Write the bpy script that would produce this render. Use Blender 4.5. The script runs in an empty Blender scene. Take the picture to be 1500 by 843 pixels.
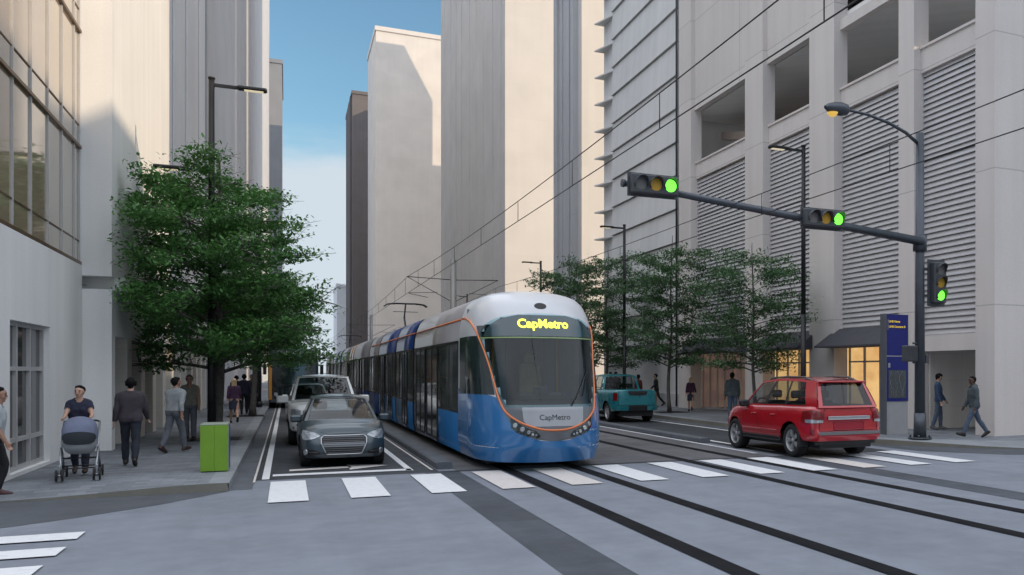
import bpy, bmesh, math, random
import numpy as np
from mathutils import Vector, Matrix
R = math.radians
scene = bpy.context.scene
col = scene.collection
rng = random.Random(7)

# ------------------------------------------------------------------ materials
MATS = {}
def mat(name, base, rough=.6, metal=0., noise=0., nscale=4., bump=0., bscale=60., spec=.5, coat=0., emis=None, estr=0., stretch=None, streak=0.):
    if name in MATS: return MATS[name]
    m = bpy.data.materials.new(name); m.use_nodes = True
    nt = m.node_tree; N = nt.nodes; L = nt.links
    p = N['Principled BSDF']
    p.inputs['Base Color'].default_value = (*base, 1)
    p.inputs['Roughness'].default_value = rough
    p.inputs['Metallic'].default_value = metal
    p.inputs['Specular IOR Level'].default_value = spec
    if coat: p.inputs['Coat Weight'].default_value = coat; p.inputs['Coat Roughness'].default_value = .06
    if emis:
        p.inputs['Emission Color'].default_value = (*emis, 1); p.inputs['Emission Strength'].default_value = estr
    tc = N.new('ShaderNodeTexCoord'); vec = tc.outputs['Object']
    if stretch:
        mp = N.new('ShaderNodeMapping'); mp.inputs['Scale'].default_value = stretch
        L.new(vec, mp.inputs['Vector']); vec = mp.outputs['Vector']
    if noise:
        n = N.new('ShaderNodeTexNoise'); n.inputs['Scale'].default_value = nscale; n.inputs['Detail'].default_value = 5; n.inputs['Roughness'].default_value = .62
        L.new(vec, n.inputs['Vector'])
        mr = N.new('ShaderNodeMapRange'); mr.inputs['From Min'].default_value = .3; mr.inputs['From Max'].default_value = .7
        mr.inputs['To Min'].default_value = 1 - noise; mr.inputs['To Max'].default_value = 1 + noise
        L.new(n.outputs['Fac'], mr.inputs['Value'])
        mx = N.new('ShaderNodeMix'); mx.data_type = 'RGBA'; mx.blend_type = 'MULTIPLY'; mx.inputs[0].default_value = 1
        mx.inputs[6].default_value = (*base, 1); L.new(mr.outputs['Result'], mx.inputs[7])
        out = mx.outputs[2]
        L.new(out, p.inputs['Base Color'])
        mr2 = N.new('ShaderNodeMapRange'); mr2.inputs['To Min'].default_value = max(.02, rough - .08); mr2.inputs['To Max'].default_value = min(1, rough + .08)
        L.new(n.outputs['Fac'], mr2.inputs['Value']); L.new(mr2.outputs['Result'], p.inputs['Roughness'])
    if bump:
        n2 = N.new('ShaderNodeTexNoise'); n2.inputs['Scale'].default_value = bscale; n2.inputs['Detail'].default_value = 3
        L.new(vec, n2.inputs['Vector'])
        b = N.new('ShaderNodeBump'); b.inputs['Strength'].default_value = bump; b.inputs['Distance'].default_value = .01
        L.new(n2.outputs['Fac'], b.inputs['Height']); L.new(b.outputs['Normal'], p.inputs['Normal'])
    MATS[name] = m
    return m

def ground_mat(name, base, var=.16, joints=None, rough=.75, tint=(0, 0, 0), spots=.1, spec=.3):
    """weathered paving: large and small noise, fine grain, optional brick-like joints (w, h, mortar)"""
    m = bpy.data.materials.new(name); m.use_nodes = True
    nt = m.node_tree; N = nt.nodes; L = nt.links; p = N['Principled BSDF']
    p.inputs['Specular IOR Level'].default_value = spec
    tc = N.new('ShaderNodeTexCoord'); vec = tc.outputs['Object']
    def noise(s, d=5):
        n = N.new('ShaderNodeTexNoise'); n.inputs['Scale'].default_value = s; n.inputs['Detail'].default_value = d; n.inputs['Roughness'].default_value = .65
        L.new(vec, n.inputs['Vector']); return n.outputs['Fac']
    def rng_(v, a, b, lo=.3, hi=.7):
        r = N.new('ShaderNodeMapRange'); r.inputs['From Min'].default_value = lo; r.inputs['From Max'].default_value = hi
        r.inputs['To Min'].default_value = a; r.inputs['To Max'].default_value = b; L.new(v, r.inputs['Value']); return r.outputs['Result']
    def mul(a, b):
        x = N.new('ShaderNodeMath'); x.operation = 'MULTIPLY'; L.new(a, x.inputs[0]); L.new(b, x.inputs[1]); return x.outputs[0]
    f = mul(rng_(noise(.35), 1 - var, 1 + var), rng_(noise(2.7), 1 - var * .6, 1 + var * .6))
    f = mul(f, rng_(noise(90, 2), 1 - spots, 1 + spots))
    ms = N.new('ShaderNodeMapping'); ms.inputs['Scale'].default_value = (1.3, .05, 1); L.new(vec, ms.inputs['Vector'])
    n9 = N.new('ShaderNodeTexNoise'); n9.inputs['Scale'].default_value = 1.6; n9.inputs['Detail'].default_value = 4; L.new(ms.outputs[0], n9.inputs['Vector'])
    f = mul(f, rng_(n9.outputs['Fac'], 1 - var * .7, 1 + var * .3))
    f = mul(f, rng_(noise(.9, 8), 1 - var * 1.1, 1 + var * .25, .32, .52))
    c = N.new('ShaderNodeMix'); c.data_type = 'RGBA'; c.blend_type = 'MULTIPLY'; c.inputs[0].default_value = 1
    c.inputs[6].default_value = (*base, 1); L.new(f, c.inputs[7]); out = c.outputs[2]
    if joints:
        w, h, mo, dark = joints
        br = N.new('ShaderNodeTexBrick'); br.inputs['Scale'].default_value = 1; br.inputs['Brick Width'].default_value = w; br.inputs['Row Height'].default_value = h
        br.inputs['Mortar Size'].default_value = mo; br.inputs['Mortar Smooth'].default_value = .3
        br.inputs['Color1'].default_value = (.8, .8, .8, 1); br.inputs['Color2'].default_value = (1.12, 1.12, 1.12, 1); br.inputs['Mortar'].default_value = (dark, dark, dark, 1)
        L.new(vec, br.inputs['Vector'])
        c2 = N.new('ShaderNodeMix'); c2.data_type = 'RGBA'; c2.blend_type = 'MULTIPLY'; c2.inputs[0].default_value = 1
        L.new(out, c2.inputs[6]); L.new(br.outputs['Color'], c2.inputs[7]); out = c2.outputs[2]
        bp = N.new('ShaderNodeBump'); bp.inputs['Strength'].default_value = .25; bp.inputs['Distance'].default_value = .006; bp.invert = True
        L.new(br.outputs['Fac'], bp.inputs['Height']); L.new(bp.outputs['Normal'], p.inputs['Normal'])
    else:
        bp = N.new('ShaderNodeBump'); bp.inputs['Strength'].default_value = .25; bp.inputs['Distance'].default_value = .004
        L.new(noise(140, 3), bp.inputs['Height']); L.new(bp.outputs['Normal'], p.inputs['Normal'])
    L.new(out, p.inputs['Base Color'])
    L.new(rng_(noise(1.1), rough - .14, rough + .1), p.inputs['Roughness'])
    return m

def paint_mat(name, base=(.70, .71, .72), wear=.22, scale=9):
    """road paint with worn, slightly dirty patches"""
    m = bpy.data.materials.new(name); m.use_nodes = True
    nt = m.node_tree; N = nt.nodes; L = nt.links; p = N['Principled BSDF']; p.inputs['Roughness'].default_value = .6
    tc = N.new('ShaderNodeTexCoord'); n = N.new('ShaderNodeTexNoise'); n.inputs['Scale'].default_value = scale; n.inputs['Detail'].default_value = 8; n.inputs['Roughness'].default_value = .7
    L.new(tc.outputs['Object'], n.inputs['Vector'])
    r = N.new('ShaderNodeValToRGB'); r.color_ramp.elements[0].position = .28; r.color_ramp.elements[0].color = (base[0] * (1 - wear), base[1] * (1 - wear), base[2] * (1 - wear), 1)
    r.color_ramp.elements[1].position = .5; r.color_ramp.elements[1].color = (*base, 1)
    L.new(n.outputs['Fac'], r.inputs['Fac']); L.new(r.outputs['Color'], p.inputs['Base Color'])
    return m

def glass_mat(name, tint=(.6, .68, .68), gloss=(1, 1, 1), rough=.02, ior=1.5, dark=0.0):
    """thin window pane: see-through, mirror-like at grazing angles"""
    m = bpy.data.materials.new(name); m.use_nodes = True
    nt = m.node_tree; N = nt.nodes; L = nt.links
    for n in list(N): N.remove(n)
    o = N.new('ShaderNodeOutputMaterial'); t = N.new('ShaderNodeBsdfTransparent'); t.inputs['Color'].default_value = (*tint, 1)
    g = N.new('ShaderNodeBsdfGlossy'); g.inputs['Color'].default_value = (*gloss, 1); g.inputs['Roughness'].default_value = rough
    f = N.new('ShaderNodeFresnel'); ge = N.new('ShaderNodeNewGeometry'); io = N.new('ShaderNodeMix'); io.inputs[2].default_value = ior; io.inputs[3].default_value = 1/ior; L.new(ge.outputs['Backfacing'], io.inputs[0]); L.new(io.outputs[0], f.inputs['IOR'])
    mx = N.new('ShaderNodeMixShader'); L.new(f.outputs['Fac'], mx.inputs['Fac']); L.new(t.outputs[0], mx.inputs[1]); L.new(g.outputs[0], mx.inputs[2])
    L.new(mx.outputs[0], o.inputs['Surface'])
    return m

def leaf_mat(name, c1, c2):
    m = bpy.data.materials.new(name); m.use_nodes = True
    nt = m.node_tree; N = nt.nodes; L = nt.links; p = N['Principled BSDF']; p.inputs['Roughness'].default_value = .5; p.inputs['Specular IOR Level'].default_value = .35
    g = N.new('ShaderNodeNewGeometry'); tc = N.new('ShaderNodeTexCoord')
    n = N.new('ShaderNodeTexNoise'); n.inputs['Scale'].default_value = 1.1; n.inputs['Detail'].default_value = 3; L.new(tc.outputs['Object'], n.inputs['Vector'])
    a = N.new('ShaderNodeMath'); a.operation = 'MULTIPLY_ADD'; a.inputs[1].default_value = .55; L.new(g.outputs['Random Per Island'], a.inputs[0])
    s = N.new('ShaderNodeMapRange'); s.inputs['From Min'].default_value = .35; s.inputs['From Max'].default_value = .65; s.inputs['To Min'].default_value = 0; s.inputs['To Max'].default_value = .45
    L.new(n.outputs['Fac'], s.inputs['Value']); L.new(s.outputs['Result'], a.inputs[2])
    mx = N.new('ShaderNodeMix'); mx.data_type = 'RGBA'; mx.inputs[6].default_value = (*c1, 1); mx.inputs[7].default_value = (*c2, 1)
    L.new(a.outputs[0], mx.inputs[0]); L.new(mx.outputs[2], p.inputs['Base Color'])
    tr = N.new('ShaderNodeBsdfTranslucent'); L.new(mx.outputs[2], tr.inputs['Color'])
    ms = N.new('ShaderNodeMixShader'); ms.inputs[0].default_value = .32
    L.new(p.outputs[0], ms.inputs[1]); L.new(tr.outputs[0], ms.inputs[2]); L.new(ms.outputs[0], N['Material Output'].inputs['Surface'])
    return m

# ------------------------------------------------------------------ mesh builder
class MB:
    def __init__(s, M=None): s.v = []; s.f = []; s.fm = []; s.fs = []; s.M = M or Matrix.Identity(4)
    def pt(s, p): s.v.append(tuple(s.M @ Vector(p))); return len(s.v) - 1
    def face(s, idx, m=0, smooth=False): s.f.append(tuple(idx)); s.fm.append(m); s.fs.append(smooth)
    def quad(s, a, b, c, d, m=0, smooth=False): s.face([s.pt(a), s.pt(b), s.pt(c), s.pt(d)], m, smooth)
    def poly(s, pts, m=0): s.face([s.pt(p) for p in pts], m)
    def box(s, x0, x1, y0, y1, z0, z1, m=0):
        p = [s.pt(q) for q in ((x0,y0,z0),(x1,y0,z0),(x1,y1,z0),(x0,y1,z0),(x0,y0,z1),(x1,y0,z1),(x1,y1,z1),(x0,y1,z1))]
        for q in ((0,3,2,1),(4,5,6,7),(0,1,5,4),(1,2,6,5),(2,3,7,6),(3,0,4,7)): s.face([p[i] for i in q], m)
    def cbox(s, c, d, m=0): s.box(c[0]-d[0]/2, c[0]+d[0]/2, c[1]-d[1]/2, c[1]+d[1]/2, c[2]-d[2]/2, c[2]+d[2]/2, m)
    def rbox(s, c, d, r=.02, m=0, seg=2):
        """box with rounded vertical edges and a small top and bottom chamfer"""
        hx, hy, hz = d[0]/2, d[1]/2, d[2]/2; r = min(r, hx*.95, hy*.95, hz*.95)
        loop = []
        for cx, cy, a0 in ((hx-r, hy-r, 0), (-hx+r, hy-r, 90), (-hx+r, -hy+r, 180), (hx-r, -hy+r, 270)):
            for k in range(seg+1):
                a = R(a0 + 90*k/seg); loop.append((cx, cy, math.cos(a), math.sin(a)))
        rings = []
        for z, off in ((-hz, r*.3), (-hz+r*.7, r), (hz-r*.7, r), (hz, r*.3)):
            rings.append([s.pt((c[0]+x+off*ca, c[1]+y+off*sa, c[2]+z)) for x, y, ca, sa in loop])
        n = len(loop)
        for a, b in zip(rings, rings[1:]):
            for i in range(n): s.face((a[i], a[(i+1)%n], b[(i+1)%n], b[i]), m, False)
        s.face(rings[0][::-1], m); s.face(rings[-1], m)
    def ring(s, c, ax, r, n, ref=None):
        ax = Vector(ax).normalized(); ref = Vector(ref) if ref else (Vector((0,0,1)) if abs(ax.z) < .9 else Vector((1,0,0)))
        u = ax.cross(ref).normalized(); w = ax.cross(u)
        return [s.pt(Vector(c) + u*r*math.cos(2*math.pi*i/n) + w*r*math.sin(2*math.pi*i/n)) for i in range(n)]
    def skin(s, a, b, m=0, smooth=True):
        n = len(a)
        for i in range(n): s.face((a[i], a[(i+1)%n], b[(i+1)%n], b[i]), m, smooth)
    def cyl(s, p0, p1, r0, r1=None, n=12, m=0, caps=True, smooth=True):
        r1 = r0 if r1 is None else r1; ax = Vector(p1) - Vector(p0)
        a = s.ring(p0, ax, r0, n); b = s.ring(p1, ax, r1, n); s.skin(a, b, m, smooth)
        if caps: s.face(a[::-1], m); s.face(b, m)
    def tube(s, pts, r, n=8, m=0, caps=True):
        pts = [Vector(p) for p in pts]; rr = r if isinstance(r, (list, tuple)) else [r]*len(pts); prev = None; first = None
        for i, p in enumerate(pts):
            t = (pts[min(i+1, len(pts)-1)] - pts[max(i-1, 0)]).normalized()
            k = s.ring(p, t, rr[i], n)
            if prev: s.skin(prev, k, m)
            else: first = k
            prev = k
        if caps: s.face(first[::-1], m); s.face(prev, m)
    def lathe(s, prof, n=24, axis='z', c=(0,0,0), m=0, smooth=True, close=False, ms=None):
        """prof: list of (r, h)"""
        prev = None
        for j, (r, h) in enumerate(prof):
            k = []
            for i in range(n):
                a = 2*math.pi*i/n; x, y = r*math.cos(a), r*math.sin(a)
                p = (x, y, h) if axis == 'z' else ((x, h, y) if axis == 'y' else (h, x, y))
                k.append(s.pt((p[0]+c[0], p[1]+c[1], p[2]+c[2])))
            if prev: s.skin(prev, k, (ms[j-1] if ms else m), smooth)
            prev = k
    def grid(s, rows, m=0, smooth=True, mf=None):
        """rows: list of lists of points"""
        ids = [[s.pt(p) for p in r] for r in rows]
        for i in range(len(ids)-1):
            for j in range(len(ids[i])-1):
                s.face((ids[i][j], ids[i][j+1], ids[i+1][j+1], ids[i+1][j]), mf(i, j) if mf else m, smooth)
        return ids
    def build(s, name, mats, parent=None, merge=False, loc=None):
        me = bpy.data.meshes.new(name); me.from_pydata(s.v, [], s.f)
        mats = mats if isinstance(mats, (list, tuple)) else [mats]
        for k in mats: me.materials.append(k)
        me.polygons.foreach_set('material_index', s.fm); me.polygons.foreach_set('use_smooth', s.fs); me.update()
        if merge:
            bm = bmesh.new(); bm.from_mesh(me); bmesh.ops.remove_doubles(bm, verts=bm.verts, dist=.0005); bmesh.ops.recalc_face_normals(bm, faces=bm.faces); bm.to_mesh(me); bm.free()
        o = bpy.data.objects.new(name, me); col.objects.link(o)
        if parent: o.parent = parent
        if loc is not None:
            o.location = loc
        return o

def tag(o, label=None, cat=None, group=None, kind=None):
    if label: o['label'] = label
    if cat: o['category'] = cat
    if group: o['group'] = group
    if kind: o['kind'] = kind
    return o
def empty(name, loc=(0,0,0), rz=0, label=None, cat=None, group=None):
    o = bpy.data.objects.new(name, None); o.empty_display_size = .3; col.objects.link(o); o.location = loc; o.rotation_euler = (0, 0, rz)
    return tag(o, label, cat, group)
def kids(o): return [c for c in bpy.data.objects if c.parent == o]
def copy_tree(o, parent=None):
    c = o.copy(); col.objects.link(c); c.parent = parent
    for k in kids(o): copy_tree(k, c)
    return c
def mesh_from(o):
    dg = bpy.context.evaluated_depsgraph_get(); dg.update()
    return bpy.data.meshes.new_from_object(o.evaluated_get(dg))
def text_polys(txt, size, depth=0.0, bold=0.0, space=1.0):
    """lettering as plain verts/faces, centred on the origin in the xy plane"""
    cu = bpy.data.curves.new('lettering', 'FONT'); cu.body = txt; cu.size = size; cu.extrude = depth; cu.offset = bold; cu.align_x = 'CENTER'; cu.align_y = 'CENTER'; cu.resolution_u = 4; cu.space_character = space
    o = bpy.data.objects.new('lettering', cu); col.objects.link(o); me = mesh_from(o)
    vs = [tuple(v.co) for v in me.vertices]; fs = [tuple(p.vertices) for p in me.polygons]
    bpy.data.objects.remove(o); bpy.data.meshes.remove(me); bpy.data.curves.remove(cu)
    return vs, fs
def lerp_tab(tab, z):
    if z <= tab[0][0]: return tab[0][1]
    for (a, b), (c, d) in zip(tab, tab[1:]):
        if z <= c: return b + (d-b)*(z-a)/(c-a)
    return tab[-1][1]
def smooth_tab(tab, z):
    if z <= tab[0][0]: return tab[0][1]
    for (a, b), (c, d) in zip(tab, tab[1:]):
        if z <= c:
            t = (z-a)/(c-a); t = t*t*(3-2*t); return b + (d-b)*t
    return tab[-1][1]
def frange(a, b, n): return [a + (b-a)*i/(n-1) for i in range(n)]

# common materials
ASPH = ground_mat('asphalt', (.045, .049, .056), .22)
CONC = ground_mat('intersection_concrete', (.192, .210, .245), .11, spots=.06)
GUTT = ground_mat('gutter_concrete', (.105, .115, .13), .15)
BAND = ground_mat('dark_concrete', (.062, .070, .083), .18, joints=(1.6, 1.6, .006, .7))
TRACK = ground_mat('track_concrete', (.122, .122, .128), .16, joints=(2.4, 3.0, .006, .8))
DASPH = ground_mat('old_asphalt', (.075, .083, .095), .12)
PAVE = ground_mat('sidewalk_pavers', (.19, .205, .225), .14, joints=(.40, .2, .008, .72))
KERB = ground_mat('kerb_concrete', (.24, .255, .27), .12)
RAMP = ground_mat('kerb_face_concrete', (.20, .195, .165), .12)
RAIL = ground_mat('rail_rubber', (.010, .0105, .0125), .2, rough=.85, spec=.1)
PAINT = paint_mat('road_paint')
PAINTD = paint_mat('dusty_road_paint', (.62, .58, .55))
BLACK = mat('black_metal', (.02, .02, .022), .45, metal=.3, noise=.2)
DGREY = mat('dark_grey_metal', (.07, .075, .085), .45, metal=.5, noise=.15)
STEEL = mat('steel', (.45, .46, .48), .3, metal=1.0, noise=.1)
CHROME = mat('chrome', (.75, .75, .77), .12, metal=1.0)
RUBBER = mat('tyre_rubber', (.016, .016, .017), .8, noise=.25, nscale=30)
ALLOY = mat('alloy', (.42, .42, .43), .35, metal=.35, coat=.3)
DARK = mat('dark_plastic', (.018, .018, .02), .55, noise=.2)
INTER = mat('cabin_fabric', (.03, .03, .034), .85, noise=.2, nscale=20)
SKY_STR, CLOUD, SKYTINT, FILL_VEIL, FILL_VEILC = .15, (4.3, 4.9, 5.4), (.73, .93, .97), .95, (11.2, 11.8, 13.0)
# ------------------------------------------------------------------ wall materials
def wall_mat(name, base, var=.05, joints=None, rough=.8, streak=.05, grain=.03):
    m = bpy.data.materials.new(name); m.use_nodes = True
    nt = m.node_tree; N = nt.nodes; L = nt.links; p = N['Principled BSDF']; p.inputs['Roughness'].default_value = rough; p.inputs['Specular IOR Level'].default_value = .25
    tc = N.new('ShaderNodeTexCoord'); sp = N.new('ShaderNodeSeparateXYZ'); L.new(tc.outputs['Object'], sp.inputs[0])
    ad = N.new('ShaderNodeMath'); ad.operation = 'ADD'; L.new(sp.outputs[0], ad.inputs[0]); L.new(sp.outputs[1], ad.inputs[1])
    cb = N.new('ShaderNodeCombineXYZ'); L.new(ad.outputs[0], cb.inputs[0]); L.new(sp.outputs[2], cb.inputs[1])
    def nz(vec, s, d, a):
        n = N.new('ShaderNodeTexNoise'); n.inputs['Scale'].default_value = s; n.inputs['Detail'].default_value = d; L.new(vec, n.inputs['Vector'])
        r = N.new('ShaderNodeMapRange'); r.inputs['From Min'].default_value = .3; r.inputs['From Max'].default_value = .7; r.inputs['To Min'].default_value = 1-a; r.inputs['To Max'].default_value = 1+a
        L.new(n.outputs['Fac'], r.inputs['Value']); return r.outputs['Result']
    mp = N.new('ShaderNodeMapping'); mp.inputs['Scale'].default_value = (1.6, .06, 1); L.new(cb.outputs[0], mp.inputs['Vector'])
    f = [nz(cb.outputs[0], .22, 4, var), nz(mp.outputs[0], 1.0, 4, streak), nz(tc.outputs['Object'], 35, 2, grain)]
    x = f[0]
    for y in f[1:]:
        q = N.new('ShaderNodeMath'); q.operation = 'MULTIPLY'; L.new(x, q.inputs[0]); L.new(y, q.inputs[1]); x = q.outputs[0]
    c = N.new('ShaderNodeMix'); c.data_type = 'RGBA'; c.blend_type = 'MULTIPLY'; c.inputs[0].default_value = 1; c.inputs[6].default_value = (*base, 1); L.new(x, c.inputs[7]); out = c.outputs[2]
    if joints:
        w, h, mo, dk = joints
        br = N.new('ShaderNodeTexBrick'); br.offset = 0; br.inputs['Scale'].default_value = 1; br.inputs['Brick Width'].default_value = w; br.inputs['Row Height'].default_value = h; br.inputs['Mortar Size'].default_value = mo; br.inputs['Mortar Smooth'].default_value = .2
        br.inputs['Color1'].default_value = (1, 1, 1, 1); br.inputs['Color2'].default_value = (.96, .96, .96, 1); br.inputs['Mortar'].default_value = (dk, dk, dk, 1); L.new(cb.outputs[0], br.inputs['Vector'])
        c2 = N.new('ShaderNodeMix'); c2.data_type = 'RGBA'; c2.blend_type = 'MULTIPLY'; c2.inputs[0].default_value = 1; L.new(out, c2.inputs[6]); L.new(br.outputs['Color'], c2.inputs[7]); out = c2.outputs[2]
    L.new(out, p.inputs['Base Color'])
    return m
W_WHITE = wall_mat('white_render', (.74, .73, .715), joints=(3.0, 2.4, .012, .88))
W_PLAIN = wall_mat('plain_stucco', (.78, .775, .765))
W_CREAM = wall_mat('cream_stone', (.74, .70, .64), joints=(1.2, .9, .01, .85), grain=.07)
W_TOWER = wall_mat('tower_panels', (.70, .665, .63), joints=(6, 3.6, .02, .95), streak=.015)
W_TOWER2 = wall_mat('tower_panels_cool', (.72, .72, .735), joints=(3, 3.6, .03, .95), streak=.02)
W_GREY = wall_mat('grey_panels', (.52, .52, .535), joints=(2.4, 3.6, .03, .9))
W_SHADED = wall_mat('shaded_grey_panels', (.27, .275, .29), joints=(3, 3.6, .03, .95), streak=.02)  # darkened to stand in for shade on the distant left tower
W_BROWN = wall_mat('brown_grey_panels', (.17, .15, .148), joints=(4, 3.6, .03, .9))
W_GARAGE = wall_mat('precast_concrete', (.68, .632, .60), joints=(50, 4.1, .02, .7), grain=.05)
W_SIDING = wall_mat('siding_panels', (.68, .675, .665), grain=.04)
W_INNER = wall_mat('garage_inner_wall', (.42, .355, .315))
W_CEIL = wall_mat('garage_ceiling', (.78, .77, .75))
LOUV = mat('louver_metal', (.50, .49, .495), .5, metal=.0, noise=.06, nscale=2)
BRONZE = mat('bronze_frame', (.16, .10, .055), .4, metal=.5, noise=.15)
FRAME = mat('pale_window_frame', (.45, .45, .45), .4, noise=.05)
AWN = mat('awning_canvas', (.060, .060, .072), .9, noise=.12, nscale=3, bump=.2, bscale=200)

# ------------------------------------------------------------------ ground and street
def sheet(name, pts, z, m, y=None):
    b = MB(); b.poly([(x, yy, z) for x, yy in pts]); o = b.build(name, m); return tag(o, kind='structure')
def rect(name, x0, x1, y0, y1, z, m): return sheet(name, [(x0, y0), (x1, y0), (x1, y1), (x0, y1)], z, m)
rect('ground', -1500, 1500, -1500, 2500, 0, CONC)
rect('road', -.55, 2.85, 19.72, 700, .004, ASPH)
rect('road', 11.10, 14.28, 19.72, 700, .004, ASPH)
rect('gutter', -.90, -.55, 18.3, 700, .004, GUTT)
rect('gutter', 14.28, 14.8, 22.4, 700, .004, GUTT)
rect('track_bed', 3.20, 10.75, 19.90, 700, .004, TRACK)
rect('joint_band', 2.85, 11.1, 19.68, 19.84, .008, ASPH)
rect('concrete_band', 2.54, 3.23, -30, 19.66, .004, BAND)
rect('concrete_band', 10.66, 11.36, -30, 19.66, .004, BAND)
for x in (4.205, 5.645, 8.38, 9.82): rect('tram_rail', x-.125, x+.125, -30, 700, .012, RAIL)
arc = [(-.9, 18.18), (-1.76, 16.85), (-2.62, 15.9), (-3.3, 15.3), (-3.85, 14.95), (-4.3, 14.78), (-12, 14.5), (-60, 14.5), (-60, 18.18)]
sheet('side_road', arc, .004, DASPH)
sheet('side_road', [(14.8, 20.4), (14.9, 19.4), (16.2, 17.6), (18.2, 16.3), (22, 15.6), (60, 15.6), (60, 18.3), (18, 18.3), (15.6, 21.2), (14.8, 22.4)], .004, DASPH)
# pavements with a dropped corner by the cross street
def pave_left():
    b = MB()
    xs = [-60, -12, -6, -4.9, -4.4, -3.9, -3.4, -2.9, -2.4, -1.9, -1.5, -1.22]; ys = [18.2, 18.5, 18.8, 19.2, 19.7, 20.3, 40, 700]
    def hz(x, y):
        f = min(1, max(0, (-1.0-x)/3.2)); g = min(1, max(0, (20.0-y)/1.8)); return .15 - .125*f*f*(3-2*f)*g*g*(3-2*g)
    rows = [[(x, y, hz(x, y)) for x in xs] for y in ys]
    b.grid(rows, 0, False)
    for x0, x1 in zip(xs, xs[1:]): b.quad((x0, 18.2, 0), (x1, 18.2, 0), (x1, 18.2, hz(x1, 18.2)), (x0, 18.2, hz(x0, 18.2)), 1)
    tag(b.build('sidewalk', [PAVE, RAMP]), kind='structure')
    k = MB(); n = 14; prev = None
    prof = [(-1.22, .15), (-.93, .15), (-.905, .135), (-.90, 0)]
    rows = [[(x, y, z) for x, z in prof] for y in [18.2] + list(frange(18.6, 700, 90))]
    k.grid(rows, 0, False); k.quad((-1.22, 18.2, 0), (-.90, 18.2, 0), (-.93, 18.2, .15), (-1.22, 18.2, .15), 1)
    tag(k.build('kerb', [KERB, RAMP]), kind='structure')
pave_left()
def pave_right():
    b = MB()
    line = [(60, 18.3), (18.0, 18.3), (17.0, 19.3), (15.9, 20.85), (15.35, 21.5), (15.0, 22.1), (14.82, 22.8), (14.8, 23.5), (14.8, 700)]
    zs = [.03, .03, .06, .12, .15, .15, .15, .15, .15]
    inner = [(60, 19.3), (18.6, 19.3), (17.6, 20.0), (16.4, 21.3), (15.75, 21.9), (15.4, 22.4), (15.15, 23.0), (15.12, 23.6), (15.12, 700)]
    b.grid([[(x, y, z) for (x, y), z in zip(line, zs)], [(x, y, .15) for x, y in inner]], 1, False)
    b.grid([[(x, y, 0) for (x, y) in line], [(x, y, z) for (x, y), z in zip(line, zs)]], 2, False)
    b.poly([(x, y, .15) for x, y in inner] + [(60, 700, .15)], 0)
    tag(b.build('sidewalk', [PAVE, KERB, RAMP]), kind='structure')
pave_right()
def median(x0, x1, y0):
    b = MB(); c = .03
    prof = [(x0, 0), (x0+.005, .12), (x0+c, .15), (x1-c, .15), (x1-.005, .12), (x1, 0)]
    b.grid([[(x, y, z) for x, z in prof] for y in frange(y0, 700, 60)], 0, False)
    b.poly([(x, y0, z) for x, z in prof])
    tag(b.build('kerb', GUTT), kind='structure')
median(2.87, 3.19, 20.3); median(10.77, 11.09, 24.3)
# painted markings
def paint(name, rects, z=.016, m=PAINT):
    b = MB()
    for r in rects:
        if len(r) == 4 and not isinstance(r[0], tuple): b.poly([(r[0], r[2], z), (r[1], r[2], z), (r[1], r[3], z), (r[0], r[3], z)])
        else: b.poly([(x, y, z) for x, y in r])
    return tag(b.build(name, m), kind='structure')
cw = [(-.27, .32), (.95, 1.56), (2.22, 2.80), (3.42, 4.00), (4.68, 5.27), (6.02, 6.60), (7.32, 7.90), (8.60, 9.18), (9.88, 10.47), (11.15, 11.74), (12.42, 13.00), (13.70, 14.29)]
for i, (a, b_) in enumerate(cw): rect('crosswalk_marking', a, b_, 16.2 + .03*i, 19.25 + .04*i, .018, PAINTD if i in (3, 4, 9) else PAINT)
for y in (13.75, 12.6, 11.45, 10.3): rect('crosswalk_marking', -5.6, -2.33, y, y+.57, .018, PAINT)
paint('stop_line', [(-.25, 2.36, 20.25, 20.62)])
paint('lane_line', [(-.43, -.30, 19.75, 400)])
paint('lane_line', [(2.26, 2.39, 20.2, 400)])
paint('edge_line', [(-.57, -.53, 19.3, 400), (2.72, 2.77, 20.1, 400)], m=PAINTD)
paint('lane_line', [(10.62, 10.74, 20.6, 400)])
paint('lane_line', [(13.86, 14.02, 21.6, 400)])
paint('lane_line', [(11.35, 11.50, 21.0, 400)])
paint('turn_arrow', [[(.05, 21.15), (1.25, 21.35), (1.25, 21.75), (.05, 21.5)], [(1.2, 20.95), (2.0, 21.6), (1.2, 22.2)]], m=PAINTD)

# ------------------------------------------------------------------ buildings, left of the street
def box_part(name, parent, m, *b, ms=None):
    k = MB()
    for q in b: k.box(*q)
    return k.build(name, m, parent)

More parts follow.
